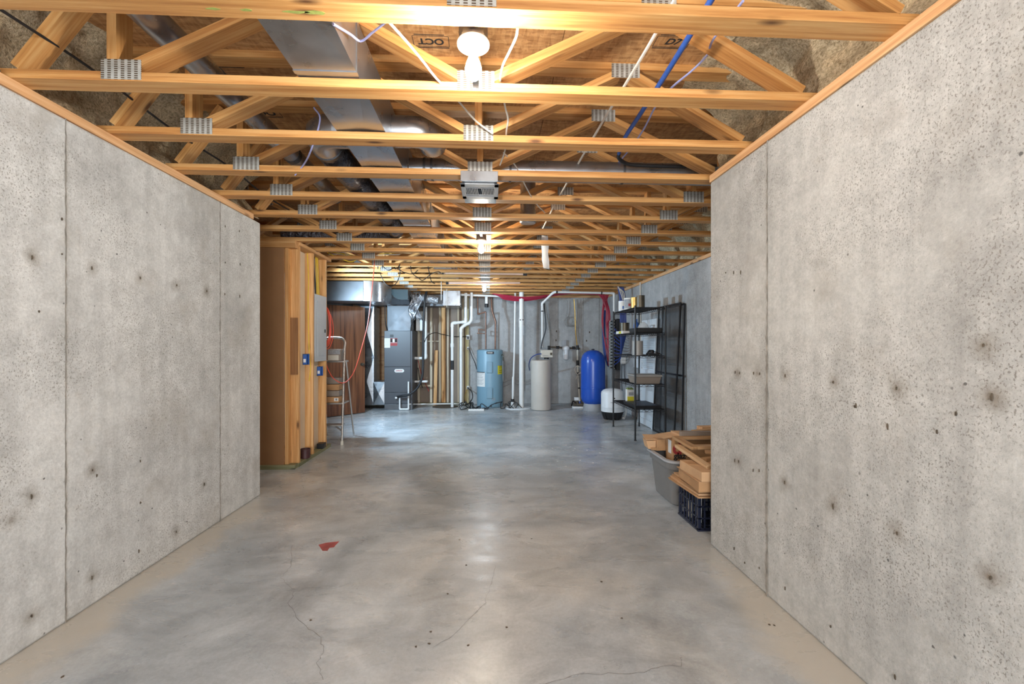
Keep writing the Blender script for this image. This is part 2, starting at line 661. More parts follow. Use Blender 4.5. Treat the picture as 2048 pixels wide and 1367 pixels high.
M['foil_dark'] = foil('dark_foil_jacket', (0.16, 0.16, 0.18))
M['insul'] = insulation_mat()
M['porcelain'] = plain('white_porcelain', (0.80, 0.78, 0.73), 0.25, var=0.03)
M['sheet'] = plain('brown_backing_sheet', (0.285, 0.145, 0.062), 0.8, var=0.07, scale=3)
M['sheet_pale'] = plain('tan_gypsum_back', (0.68, 0.56, 0.42), 0.85, var=0.06, scale=3)
M['gyp'] = plain('brown_gypsum_paper', (0.26, 0.205, 0.165), 0.85, var=0.10, scale=2)
M['veneer'] = veneer()
M['grey_paint'] = plain('grey_panel_paint', (0.42, 0.45, 0.48), 0.42, var=0.05)
M['furnace'] = plain('charcoal_cabinet_paint', (0.062, 0.065, 0.075), 0.42, var=0.06, scale=2)
M['pvc'] = plain('white_pvc', (0.74, 0.74, 0.73), 0.35, var=0.05)
M['black'] = plain('black_rubber', (0.012, 0.012, 0.014), 0.5, var=0.2)
M['black_metal'] = plain('black_epoxy_wire', (0.010, 0.010, 0.012), 0.4, var=0.1)
M['copper'] = plain('weathered_copper', (0.20, 0.115, 0.085), 0.4, 0.7, 0.25, 25)
M['heater'] = plain('slate_blue_enamel', (0.195, 0.335, 0.43), 0.38, var=0.05, scale=2)
M['heater_trim'] = plain('slate_blue_cover', (0.175, 0.305, 0.395), 0.4, var=0.04)
M['beige'] = plain('beige_plastic', (0.53, 0.49, 0.44), 0.5, var=0.05, scale=3)
M['ivory'] = plain('ivory_plastic', (0.60, 0.57, 0.50), 0.45, var=0.06)
M['tank_blue'] = plain('royal_blue_enamel', (0.018, 0.085, 0.46), 0.26, var=0.05, scale=2)
M['tank_white'] = plain('white_enamel', (0.72, 0.75, 0.78), 0.35, var=0.03)
M['grey_plastic'] = plain('grey_plastic', (0.185, 0.18, 0.175), 0.45, var=0.05, scale=4)
M['pale_grey_plastic'] = plain('pale_grey_plastic', (0.35, 0.36, 0.38), 0.5, var=0.05)
M['cardboard'] = plain('cardboard', (0.44, 0.245, 0.115), 0.85, var=0.13, scale=7)
M['cardboard_light'] = plain('light_cardboard', (0.55, 0.335, 0.18), 0.85, var=0.12, scale=7)
M['navy'] = plain('navy_plastic', (0.010, 0.014, 0.035), 0.4, var=0.15)
M['red_pipe'] = plain('red_pex', (0.36, 0.018, 0.05), 0.4, var=0.1)
M['blue_pipe'] = plain('blue_pex', (0.018, 0.05, 0.24), 0.4, var=0.1)
M['orange_cord'] = plain('orange_cord', (0.70, 0.085, 0.045), 0.45, var=0.1)
M['yellow_wire'] = plain('yellow_cable', (0.72, 0.50, 0.04), 0.45, var=0.1)
M['white_wire'] = plain('white_cable', (0.62, 0.57, 0.50), 0.45, var=0.06)
M['lav_wire'] = plain('lavender_cable', (0.33, 0.35, 0.62), 0.45, var=0.06)
M['grey_wire'] = plain('grey_cable', (0.30, 0.29, 0.27), 0.5, var=0.1)
M['blue_tube'] = plain('blue_flexible_conduit', (0.025, 0.085, 0.34), 0.42, var=0.15, scale=40)
M['blue_box'] = plain('blue_electrical_plastic', (0.025, 0.10, 0.36), 0.4, var=0.1)
M['paper'] = plain('white_paper', (0.72, 0.71, 0.69), 0.7, var=0.04)
M['label_grey'] = plain('grey_print', (0.30, 0.31, 0.33), 0.7, var=0.2, scale=60)
M['yellow_label'] = plain('yellow_label', (0.66, 0.60, 0.03), 0.55, var=0.05)
M['red_print'] = plain('red_print', (0.33, 0.03, 0.03), 0.6, var=0.1)
M['pink'] = plain('pale_pink_pipe', (0.66, 0.45, 0.36), 0.4, var=0.05)
M['rust_can'] = plain('dark_red_can', (0.060, 0.020, 0.022), 0.5, var=0.25)
M['gold'] = plain('gold_tin', (0.45, 0.31, 0.10), 0.3, 0.7, 0.1)
M['dark_tin'] = plain('dark_bronze_tin', (0.085, 0.07, 0.05), 0.35, 0.5, 0.2)
M['grey_tin'] = plain('grey_metal_tin', (0.33, 0.31, 0.29), 0.45, 0.2, 0.08)
M['tan'] = plain('taupe_plastic', (0.24, 0.195, 0.16), 0.5, var=0.06)
M['green'] = plain('green_plastic_cap', (0.16, 0.24, 0.03), 0.45, var=0.1)
M['green_ink'] = plain('faded_green_ink', (0.30, 0.34, 0.08), 0.7, var=0.2, scale=50)
M['red_paint'] = plain('red_floor_paint', (0.34, 0.075, 0.07), 0.7, var=0.25, scale=14)
M['crack'] = plain('floor_crack', (0.13, 0.12, 0.11), 0.95, var=0.3, scale=30)
M['white_chip'] = plain('white_paint_speck', (0.75, 0.74, 0.72), 0.7, var=0.05)
M['aged_wood'] = wood('old_oak_frame', (0.30, 0.16, 0.07), (0.50, 0.30, 0.15), (0.60, 0.40, 0.22))
M['screen'] = mesh_screen()
M['film'] = film()
M['bulb'] = emissive('lit_warm_bulb', BULB_WARM, BULB_STRENGTH)
M['bulb_mid'] = emissive('lit_white_bulb', (1.0, 0.90, 0.74), MID_STRENGTH)
M['bulb_back'] = emissive('lit_neutral_bulb', (0.82, 0.92, 1.0), BACK_STRENGTH)
M['flash_lens'] = emissive('lit_flash_lens', FLASH_COOL, 60.0)

# ------------------------------------------------------------------ the room shell
HC, H, ZT = 2.37, 2.415, 2.872          # wall top, underside of trusses, top of trusses
XL, XR = -1.987, 1.451                  # faces of the two near walls
XFR, XFL, YB = 2.66, -2.97, 10.0        # far right wall, far left wall, back wall
YL_END, YR_END = 4.037, 2.879


def struct(o, label=None):
    o['kind'] = 'structure'
    if label: o['label'] = label
    return o


fl = MB()
fl.box(-3.3, 3.0, -3.7, 10.4, -0.12, 0.0)
floor = struct(fl.build('floor', M['floor'], smooth=False), 'smooth grey trowelled concrete floor with sandy edges')


def concrete(name, x0, x1, y0, y1, mat, label, z1=HC):
    return struct(MB().box(x0, x1, y0, y1, 0, z1).build(name, mat, smooth=False, bevel=0.012, seg=2), label)


w_l = concrete('wall_left', XL - 0.2, XL, -3.5, YL_END, M['conc_l'], 'long poured concrete wall on the left of the room')
w_r = concrete('wall_right', XR, XR + 0.2, -3.5, YR_END, M['conc_r'], 'pale poured concrete wall close on the right')
concrete('wall_right_return', XR + 0.2, XFR + 0.2, YR_END - 0.2, YR_END, M['conc_r'], 'concrete return wall behind the end of the near right wall')
w_fr = concrete('wall_right_far', XFR, XFR + 0.2, YR_END, YB + 0.2, M['conc_b'], 'far right concrete wall behind the wire shelving')
w_b = concrete('wall_back', -0.47, XFR, YB, YB + 0.2, M['conc_b'], 'grey concrete wall behind the water heater and tanks')
concrete('wall_left_return', XFL, XL - 0.2, YL_END - 0.2, YL_END, M['conc_l'], 'concrete return wall behind the end of the left wall')
concrete('wall_left_far', XFL - 0.2, XFL, YL_END, YB + 0.2, M['conc_b'], 'concrete wall behind the stud partition')
concrete('wall_front', XL - 0.2, XR + 0.2, -3.7, -3.5, M['conc_l'], 'concrete wall behind the camera')

# form seams, tie stubs: pieces of the two near walls and the far ones
for px, wall, X, r in ((131, w_l, XL, 0.0035), (440, w_l, XL, 0.0035), (1535, w_r, XR, 0.005)):
    u = (px - 1024) / FPX
    rt = (math.sin(YAW) + u * math.cos(YAW)) / (math.cos(YAW) - u * math.sin(YAW))
    y = X / rt
    m = MB()
    sg = 1 if X < 0 else -1
    pts = [Vector((X + sg * 0.0005, y + random.uniform(-0.002, 0.002), 0.0 + HC * k / 90)) for k in range(91)]
    m.tube(pts, [r * random.uniform(0.5, 1.2) * (1.7 if (px == 1535 and q.z < 1.35) else 1.0) for q in pts], 5)
    m.build('form_seam', M['seam'], wall)


tie_me = None
ties_r = [(1471, 744), (1480, 746), (1508, 746), (1520, 747), (1571, 751), (1667, 764), (1794, 776), (1985, 793),
          (1470, 921), (1478, 922), (1507, 940), (1519, 941), (1570, 965), (1667, 1012), (1795, 1066), (1982, 1154),
          (1469, 1096), (1519, 1135), (1571, 1176), (1662, 1252), (1791, 1352), (1710, 812), (1713, 811), (1776, 852),
          (1875, 863), (1913, 827), (1968, 690), (1490, 1125), (1452, 545), (1468, 545), (1482, 545)]
ties_l = [(63, 514), (183, 536), (280, 556), (353, 570), (413, 582), (184, 940), (280, 922), (62, 992), (193, 950), (281, 1005), (352, 1063),
          (277, 1101), (183, 1155), (62, 1231), (280, 1004), (449, 588), (479, 592), (450, 525), (480, 528), (408, 968), (450, 452), (478, 462), (77, 622), (123, 508), (123, 438)]
for wall, X, lst in ((w_r, XR, ties_r), (w_l, XL, ties_l)):
    for px, py in lst:
        p = wall_pt(px, py, X)
        m = MB()
        h_ = random.uniform(0.006, 0.013)
        n = 6
        ring = [Vector((0, math.cos(a * 2 * PI / n) * random.uniform(0.0015, 0.0042), math.sin(a * 2 * PI / n) * h_ * random.uniform(0.5, 1.2))) for a in range(n)]
        sg = 0.004 if X < 0 else -0.004
        m.prism([p + q for q in ring], (sg, 0, 0))
        m.build('form_tie', M['tie'], wall, smooth=False)
for px, py in ((1113, 662), (1118, 693), (1179, 664), (1112, 680), (1173, 681)):
    p = at(px, py, YB)
    MB().box(p.x - 0.012, p.x + 0.012, YB - 0.004, YB, p.z - 0.02, p.z + 0.02).build('form_tie', M['tie'], w_b, smooth=False)
for px in (1116, 1166, 1198):
    p = at(px, 700, YB)
    MB().tube([(p.x, YB, 0.0), (p.x, YB, 1.2), (p.x + 0.004, YB, HC)], 0.005, 5).build('form_seam', M['seam'], w_b)

# sill plates on the wall tops and rim boards outside them
SILL = [(XL - 0.145, XL + 0.003, -3.5, YL_END - 0.12), (XR - 0.004, XR + 0.14, -3.5, YR_END),
        (XFR - 0.004, XFR + 0.14, YR_END + 0.2, YB + 0.1), (-0.47, XFR, YB - 0.003, YB + 0.14)]
sl = ['left', 'near right', 'far right', 'back']
for k, (x0, x1, y0, y1) in enumerate(SILL):
    if k < 3:
        o = lumber('trim_%d' % (k + 1), ((x0 + x1) / 2, y0, (HC + H) / 2), ((x0 + x1) / 2, y1, (HC + H) / 2), x1 - x0, H - HC, M['plate_wood'])
    else:
        o = lumber('trim_4', (x0, (y0 + y1) / 2, (HC + H) / 2), (x1, (y0 + y1) / 2, (HC + H) / 2), y1 - y0, H - HC, M['plate_wood'])
    struct(o, 'wooden sill plate on top of the %s concrete wall' % sl[k])
RIM = [(XL - 0.23, XL - 0.2, -3.5, YL_END), (XR + 0.2, XR + 0.23, -3.5, YR_END), (XFR + 0.2, XFR + 0.23, YR_END - 0.2, YB + 0.2),
       (XFL - 0.23, XFL - 0.2, YL_END - 0.2, YB + 0.2), (XFL - 0.2, XFR + 0.2, YB + 0.2, YB + 0.23), (XL - 0.2, XR + 0.2, -3.73, -3.7),
       (XFL - 0.2, XL - 0.2, YL_END - 0.23, YL_END - 0.2), (XR + 0.2, XFR + 0.2, YR_END - 0.23, YR_END - 0.2)]
for k, (x0, x1, y0, y1) in enumerate(RIM):
    struct(MB().box(x0, x1, y0, y1, HC - 0.1, ZT + 0.02).build('trim_%d' % (k + 5), M['spruce'], smooth=False), 'rim board closing the floor cavity above a wall')

# subfloor sheets overhead
ceil = thing('ceiling', None, None, (0, 0, ZT))
struct(ceil, 'orange strand board subfloor sheets above the trusses')
xs = [-3.2, -2.06, -0.84, 0.38, 1.60, 2.95]
PANELS = []
for i in range(5):
    y = -3.75 - (0.9 if i % 2 else 0)
    while y < 10.25:
        y2 = min(y + 2.44, 10.26)
        ya = max(y, -3.75)
        m = MB().box(xs[i] + 0.0015, xs[i + 1] - 0.0015, ya + 0.0015, y2 - 0.0015, ZT, ZT + 0.018)
        p = m.build('panel', M['osb'], ceil, smooth=False)
        PANELS.append((xs[i], xs[i + 1], ya, y2, p))
        y = y2


def text_mesh(body, size, shear=0.0):
    cu = bpy.data.curves.new('lettering', 'FONT')
    cu.body, cu.size, cu.align_x, cu.align_y, cu.shear = body, size, 'CENTER', 'CENTER', shear
    cu.offset = size * 0.035
    to = bpy.data.objects.new('lettering', cu)
    C.objects.link(to)
    bpy.context.view_layer.update()
    me = bpy.data.meshes.new_from_object(to.evaluated_get(bpy.context.evaluated_depsgraph_get()))
    C.objects.unlink(to)
    bpy.data.objects.remove(to)
    return me


def lettering(name, body, size, loc, rot, mat, parent, shear=0.0, sx=1.0):
    me = text_mesh(body, size, shear)
    me.materials.clear()
    me.materials.append(mat)
    o = bpy.data.objects.new(name, me)
    C.objects.link(o)
    o.parent = parent
    o.location = Vector(loc) - wl(parent)
    o.rotation_euler = rot
    o.scale = (sx, 1, 1)
    WL[o.name] = Vector(loc)
    return o


def panel_over(x, y):
    for a, b, c, d, p in PANELS:
        if a <= x <= b and c <= y <= d:
            return p


def grade_stamp(px, py, Y, body, flip, size=0.075):
    p = at(px, py, Y)
    pp = panel_over(p.x, p.y)
    z = ZT - 0.0008
    rot = (0, PI, 0) if flip else (PI, 0, 0)
    lettering('grade_stamp', body, size, (p.x, p.y, z), rot, M['ink'], pp, 0.0 if flip else 0.25)
    m = MB()
    w, h = size * 1.45, size * 0.62
    for x0, x1, y0, y1 in ((-w, w, h, h + 0.003), (-w, w, -h - 0.003, -h), (-w - 0.003, -w, -h, h), (w, w + 0.003, -h, h),
                           (-w, w, h + 0.008, h + 0.014), (-w * 0.9, w * 0.8, -h - 0.014, -h - 0.009)):
        m.box(p.x + x0, p.x + x1, p.y + y0, p.y + y1, z, z + 0.0006)
    m.build('stamp_border', M['ink'], pp, smooth=False)


grade_stamp(862, 86, 2.34, 'OCT', True, 0.062)
grade_stamp(1345, 84, 2.28, 'D7', False, 0.062)
grade_stamp(437, 133, 2.56, 'OCT', True)
grade_stamp(526, 224, 3.12, 'OCT', True)
grade_stamp(900, 300, 3.55, 'OCT', True)

# sprayed insulation packed over the wall tops, between the truss ends


def spray(label, xe, inward, y0, y1, reach, seed):
    m = MB()
    prof = [(0.0, H - 0.012), (-0.05, H + 0.05), (-0.085, H + 0.12), (-0.095, H + 0.2), (-0.075, H + 0.28), (-0.03, H + 0.35), (0.03, H + 0.41),
            (0.35 * reach, H + 0.437), (0.7 * reach, H + 0.449), (reach, ZT + 0.004)]
    fine = []
    for a, b in zip(prof[:-1], prof[1:]):
        for j in range(3):
            t = j / 3
            fine.append((a[0] + (b[0] - a[0]) * t, a[1] + (b[1] - a[1]) * t))
    fine.append(prof[-1])
    ny = int((y1 - y0) / 0.035)
    vs, fs = [], []
    nv = len(fine)
    for i in range(ny + 1):
        y = y0 + (y1 - y0) * i / ny
        for j, (d, z) in enumerate(fine):
            e = mnoise.noise(Vector((y * 3.1 + seed, z * 5, d * 4))) * 0.085 + mnoise.noise(Vector((y * 15 + seed, z * 17, d * 9))) * 0.035
            f = 0.55 if j < 2 else (1.0 if j < nv - 4 else 0.6)
            x = xe + inward * (d + e * f)
            zz = z + (mnoise.noise(Vector((y * 11, z * 3 + seed, d * 13))) * 0.02 if 2 < j < nv - 1 else 0) - (0.02 * (j > nv - 8) * abs(mnoise.noise(Vector((y * 6, d * 9, seed)))))
            vs.append((x, y, min(zz, ZT + 0.004)))
    for i in range(ny):
        for j in range(nv - 1):
            fs.append((i * nv + j, (i + 1) * nv + j, (i + 1) * nv + j + 1, i * nv + j + 1))
    m.add(vs, fs)
    o = m.build('sprayed_insulation', M['insul'])
    return tag(o, label, 'insulation', kind='stuff')


spray('lumpy brown sprayed insulation along the top of the left wall', XL - 0.02, 1, 0.6, YL_END, 0.12, 1.0)
spray('lumpy tan sprayed insulation along the top of the near right wall', XR + 0.02, -1, 0.6, YR_END, 0.30, 9.0)
spray('lumpy sprayed insulation above the far right wall', XFR + 0.02, -1, YR_END, YB, 0.15, 17.0)

# floor marks: cracks, a patch of red paint, flakes of white paint


def floor_pt(px, py):
    u, v = (px - 1024) / FPX, (HORIZON - py) / FPX
    t = -EYE / v
    return Vector(((math.sin(YAW) + u * math.cos(YAW)) * t, (math.cos(YAW) - u * math.sin(YAW)) * t, 0))


def crack(pts, w):
    P = [floor_pt(*p) for p in pts]
    fine = []
    for a, b in zip(P[:-1], P[1:]):
        for j in range(6):
            q = a.lerp(b, j / 6)
            fine.append(q + Vector((random.uniform(-1, 1), random.uniform(-1, 1), 0)) * 0.006)
    m = MB()
    n = len(fine)
    vs, fs = [], []
    for i, p in enumerate(fine):
        d = (fine[min(i + 1, n - 1)] - fine[max(i - 1, 0)]).normalized()
        s = Vector((-d.y, d.x, 0)) * w * random.uniform(0.3, 1.0)
        vs += [p + s + Vector((0, 0, 0.0006)), p - s + Vector((0, 0, 0.0006))]
    for i in range(n - 1):
        fs.append((2 * i, 2 * i + 1, 2 * i + 3, 2 * i + 2))
    m.add(vs, fs).build('crack', M['crack'], floor, smooth=False)


crack([(583, 1090), (583, 1130), (562, 1155), (590, 1180), (578, 1205), (597, 1240), (640, 1275), (648, 1300), (635, 1325), (648, 1367)], 0.0011)
crack([(1090, 1367), (1160, 1348), (1280, 1345), (1330, 1332), (1362, 1330), (1365, 1310)], 0.0010)
crack([(990, 1130), (985, 1160), (970, 1205), (905, 1270), (855, 1300)], 0.0010)

red = [(637, 1089), (652, 1085), (679, 1082), (671, 1090), (668, 1094), (659, 1095), (655, 1101), (645, 1101), (641, 1095)]
m = MB()
m.prism([floor_pt(*p) + Vector((0, 0, 0.0004)) for p in red], (0, 0, 0.0006))
m.build('red_paint_mark', M['red_paint'], floor, smooth=False)
for px, py in ((1140, 893), (1147, 900), (1132, 890), (1105, 896), (1150, 897), (1174, 900), (1200, 905), (1186, 925), (1160, 920), (1115, 922), (1132, 932), (1205, 893)):
    p = floor_pt(px, py)
    m = MB()
    n = 6
    m.prism([p + Vector((math.cos(a * 2 * PI / n) * random.uniform(0.005, 0.014), math.sin(a * 2 * PI / n) * random.uniform(0.006, 0.018), 0.0004)) for a in range(n)], (0, 0, 0.001))
    m.build('paint_fleck', M['white_chip'], floor, smooth=False)
for px, py in ((1538, 1249), (1548, 1250), (895, 1187), (932, 1130), (1063, 1077), (1203, 1163), (858, 1287), (862, 1263), (832, 1293), (919, 1079), (1244, 1236), (1013, 1254), (937, 1290), (621, 1240), (125, 1353)):
    p = floor_pt(px, py)
    m = MB()
    n = 6
    m.prism([p + Vector((math.cos(a * 2 * PI / n) * random.uniform(0.003, 0.008), math.sin(a * 2 * PI / n) * random.uniform(0.003, 0.008), 0.0004)) for a in range(n)], (0, 0, 0.002))
    m.build('grit', M['tie'], floor, smooth=False)

# ------------------------------------------------------------------ floor trusses
PITCH, Y0 = 0.4877, 1.485
CW, CH = 0.089, 0.038
ORD = ['nearest', 'second', 'third', 'fourth', 'fifth', 'sixth', 'seventh', 'eighth', 'ninth', 'tenth', 'eleventh', 'twelfth',
       'thirteenth', 'fourteenth', 'fifteenth', 'sixteenth', 'seventeenth', 'last']
NOTE = ['above the first bulb', 'with a plate right behind the bulb', 'spanning wall to wall', 'just before the metal register', 'just behind the metal register']
NP = {}


def nail_plate(x, y, z, w, h, parent):
    key = (w, h)
    if key not in NP:
        mb = MB().box(-w / 2, w / 2, -0.001, 0.001, -h / 2, h / 2)
        me = bpy.data.meshes.new('nail_plate')
        me.from_pydata([tuple(v) for v in mb.v], [], mb.f)
        me.materials.append(M['nail'])
        NP[key] = me
    o = bpy.data.objects.new('nail_plate', NP[key])
    C.objects.link(o)
    o.parent = parent
    o.location = Vector((x, y, z)) - wl(parent)
    WL[o.name] = Vector((x, y, z))


for n in range(18):
    yn = Y0 + PITCH * n
    yc = yn + CW / 2
    xl = XL - 0.06 if yn < YL_END else XFL
    xr = XR + 0.07 if yn < YR_END else XFR + 0.07
    lab = '%s spruce floor truss from the camera' % ORD[n]
    if n == 0: lab = 'spruce floor truss nearest the camera, bleached above the first bulb'
    elif n < 5: lab += ', ' + NOTE[n]
    elif n == 17: lab = 'last spruce floor truss, tight against the back wall'
    elif n > 12: lab += ', over the utility equipment'
    t = thing('floor_truss', lab, 'truss', ((xl + xr) / 2, yc, H), 'floor trusses overhead')
    zb, zt_ = H + CH / 2, ZT - CH / 2
    dz = random.uniform(-0.002, 0.002)
    lumber('bottom_chord', (xl, yc, zb), (xr, yc, zb), CW, CH, M['spruce'], t)
    lumber('top_chord', (xl, yc, zt_), (xr, yc, zt_), CW, CH, M['spruce'], t)
    bl, bc, br = -1.58, -0.055, 1.60
    tl, tr = -0.79, 0.76
    gz0, gz1 = H + CH, ZT - CH

    def web(xa, xb):
        # from the bottom joint xa up to the top joint xb
        lumber('web', (xa, yc, gz0 + 0.012), (xb, yc, gz1 - 0.012), CW, CH, M['spruce'], t)

    def post(x):
        lumber('post', (x, yc, gz0), (x, yc, gz1), CW, CH, M['spruce'], t)
    web(bl + 0.045, tl - 0.03)
    web(bc - 0.045, tl + 0.03)
    web(bc + 0.045, tr - 0.03)
    post(bc)
    post(bl)
    pl = [(bl + 0.04, 0), (bc, 0), (tl, 1), (tr, 1)]
    if xl > -2.5:
        web(xl + 0.08, bl - 0.12)
    else:
        web(bl - 0.045, -2.33)
        web(-2.95, -2.39)
        pl += [(-2.36, 1)]
    if xr < 2:
        web(xr - 0.09, tr + 0.03)
    else:
        web(br - 0.045, tr + 0.03)
        web(br + 0.045, 2.36)
        post(br)
        pl += [(br, 0), (2.36, 1)]
    for x, top in pl:
        if top:
            nail_plate(x, yn - 0.0012, ZT - 0.045, 0.158, 0.078, t)
        else:
            nail_plate(x, yn - 0.0012, H + 0.047, 0.162, 0.084, t)
for px, py, w_, h_ in ((425, 10, 0.03, 0.006), (492, 13, 0.02, 0.006), (590, 16, 0.05, 0.007), (628, 18, 0.035, 0.013)):
    p = at(px, py, 1.535)
    n_ = 9
    mm = MB().prism([(p.x + w_ * math.cos(2 * PI * k / n_) * random.uniform(0.6, 1.1), 1.535 + h_ * math.sin(2 * PI * k / n_) * random.uniform(0.5, 1.2), H - 0.0008) for k in range(n_)], (0, 0, 0.0008))
    mm.build('green_ink_mark', M['green_ink'], bpy.data.objects['floor_truss'], smooth=False)

# ------------------------------------------------------------------ bare bulb lamps


def bulb_lamp(x, y, mat, label):
    t = thing('bulb_lamp', label, 'lamp', (x, y, H - 0.012), 'bare bulb lamps on porcelain holders')
    z = H - 0.012
    MB().lathe([(0.050, 0.075), (0.052, 0.07), (0.052, 0.012), (0.056, 0.010), (0.056, 0.0)], (x, y, z), 8).build('junction_box', M['galv_dark'], t)
    h = MB().lathe([(0.058, 0.0), (0.060, -0.006), (0.057, -0.013), (0.046, -0.017), (0.030, -0.020), (0.024, -0.024), (0.0215, -0.034), (0.019, -0.036)],
                   (x, y, z), 40).build('lampholder', M['porcelain'], t)
    MB().lathe([(0.013, -0.034), (0.0145, -0.046), (0.019, -0.060), (0.026, -0.078), (0.030, -0.096), (0.0295, -0.108), (0.025, -0.122), (0.015, -0.132), (0.003, -0.136)],
               (x, y, z), 28).build('light_bulb', mat, t)
    k = math.floor((y - Y0) / PITCH)
    ya, yb = Y0 + PITCH * k + CW, Y0 + PITCH * (k + 1)
    if y > 0:
        MB().box(x - 0.012, x + 0.012, ya, yb, H + 0.012, H + 0.03).build('hanger_bar', M['galv_dark'], t, smooth=False)
    return t


bulb_lamp(-0.055, 1.640, M['bulb'], 'glowing bare bulb lamp nearest the camera, beside the first truss')
bulb_lamp(-0.075, 4.73, M['bulb_mid'], 'glowing bare bulb lamp in the middle of the room')
bulb_lamp(-0.075, 8.08, M['bulb_back'], 'small glowing bulb lamp farthest away, above the water heater')
bulb_lamp(-0.1, -1.6, M['bulb'], 'bare bulb lamp behind the camera')

# tripod lamp added out of sight behind the stud partition, standing in for off-camera flash; it throws the cool light over the back of the room
wx, wy, wz = -2.47, 6.46, 1.93
t = thing('flash_stand_in', 'unseen tripod lamp added behind the stud partition in place of a flash', 'lamp', (wx, wy, 0))
MB().tube([(wx, wy, 0.35), (wx, wy, wz - 0.10)], 0.013, 10).build('pole', M['black_metal'], t)
for k in range(3):
    an = 2 * PI * k / 3 + 0.4
    MB().tube([(wx, wy, 0.62), (wx + 0.16 * math.cos(an), wy + 0.16 * math.sin(an), 0.012)], 0.011, 8).build('leg', M['black_metal'], t)
aim = (Vector((2.0, 9.0, 1.1)) - Vector((wx, wy, wz))).normalized()
hc = Vector((wx, wy, wz))
MB().tube([hc - aim * 0.13, hc - aim * 0.11, hc - aim * 0.02, hc], [0.045, 0.06, 0.085, 0.09], 24).build('lamp_head', M['black_metal'], t)
MB().tube([hc, hc + aim * 0.006], 0.082, 24).build('lens', M['flash_lens'], t)
MB().tube([(wx, wy, wz - 0.11), hc - aim * 0.07], 0.014, 8).build('yoke', M['black_metal'], t)
sd = bpy.data.lights.new('flash_stand_in_beam', 'SPOT')
sd.energy, sd.color, sd.spot_size, sd.spot_blend, sd.shadow_soft_size = FLASH_WATTS, FLASH_COOL, math.radians(155), 0.6, 0.05
so = bpy.data.objects.new('flash_stand_in_beam', sd)
C.objects.link(so)
so.parent = t
so.location = hc + aim * 0.07 - Vector((wx, wy, 0))
so.rotation_euler = aim.to_track_quat('-Z', 'Y').to_euler()

# ------------------------------------------------------------------ ducts in the ceiling
t = thing('main_supply_duct', 'rectangular galvanised supply duct running back through the trusses', 'duct', (-0.686, 5, 2.46))
x0, x1, z0, z1 = -0.815, -0.557, H + CH + 0.004, H + CH + 0.232
yy = -0.5
while yy < 9.0:
    y2 = min(yy + 1.22, 9.05)
    m = MB()
    mid = (x0 + x1) / 2
    # each length is cross-broken: a shallow pyramid on the underside
    ym = (yy + y2) / 2
    cv = [(x0, yy, z0), (x1, yy, z0), (x1, y2, z0), (x0, y2, z0), (mid, ym, z0 + 0.006), (x0, yy, z1), (x1, yy, z1), (x1, y2, z1), (x0, y2, z1)]
    m.add(cv, [(1, 0, 4), (2, 1, 4), (3, 2, 4), (0, 3, 4), (5, 6, 7, 8), (1, 2, 7, 6), (3, 0, 5, 8), (0, 1, 6, 5), (2, 3, 8, 7)])
    m.build('duct_section', M['galv'], t, smooth=False)
    m = MB()
    for a, b, c, d in ((x0 - 0.004, x1 + 0.004, z0 - 0.003, z0), (x0 - 0.004, x1 + 0.004, z1, z1 + 0.003), (x0 - 0.004, x0, z0, z1), (x1, x1 + 0.004, z0, z1)):
        m.box(a, b, y2 - 0.012, y2 + 0.012, c, d)
    m.build('drive_cleat', M['galv'], t, smooth=False)
    yy = y2

t = thing('round_pipe_duct', 'slim round galvanised pipe duct along the left wall', 'duct', (-1.40, 3, 2.66))
yy = -0.3
while yy < 4.2:
    y2 = min(yy + 0.9, 4.3)
    MB().tube([(-1.40, yy, 2.665), (-1.40, y2, 2.665)], 0.060, 20).build('pipe_section', M['galv'], t)
    MB().tube([(-1.40, y2 - 0.035, 2.665), (-1.40, y2 + 0.01, 2.665)], 0.0635, 20).build('crimped_collar', M['galv_dark'], t)
    yy = y2

t = thing('branch_takeoff', 'round galvanised elbow taking off the left side of the supply duct', 'duct', (-0.95, 2.8, 2.55))
MB().tube([(-0.815, 2.72, 2.575), (-0.90, 2.72, 2.575)], 0.098, 20).build('collar', M['galv'], t)
MB().tube([(-0.89, 2.72, 2.575), (-0.97, 2.735, 2.573), (-1.01, 2.79, 2.57), (-1.015, 2.90, 2.565)], 0.096, 20, smooth=2).build('elbow', M['galv'], t)
MB().tube([(-1.015, 2.885, 2.565), (-1.015, 2.915, 2.565)], 0.101, 20).build('rib', M['galv_dark'], t)


def flex(name, label, pts, r, mat, cat='duct'):
    P = catmull([Vector(p) for p in pts], 24)
    rs = [r * (1.0 + (0.035 if i % 2 else -0.02)) for i in range(len(P))]
    m = MB().tube(P, rs, 18)
    o = m.build(name, mat, loc=P[0])
    return tag(o, label, cat)


flex('flexible_duct', 'dark foil flexible duct snaking beside the main supply duct',
     [(-1.015, 2.92, 2.563), (-1.01, 3.3, 2.558), (-0.99, 3.9, 2.556), (-0.97, 4.5, 2.556), (-1.02, 4.95, 2.556), (-1.25, 5.17, 2.556), (-1.55, 5.19, 2.556), (-1.9, 5.19, 2.556), (-2.3, 5.19, 2.556)], 0.093, M['foil_dark'])
t = thing('cross_pipe_duct', 'long round galvanised pipe duct crossing toward the right behind the register', 'duct', (0.5, 3.24, 2.56))
MB().tube([(-0.553, 3.24, 2.56), (0.16, 3.24, 2.56)], 0.076, 22).build('pipe_section', M['galv'], t)
MB().tube([(0.15, 3.24, 2.56), (0.98, 3.24, 2.56)], 0.075, 22).build('pipe_section', M['galv'], t)
MB().tube([(0.965, 3.24, 2.56), (2.5, 3.24, 2.56)], 0.076, 22).build('pipe_section', M['galv'], t)
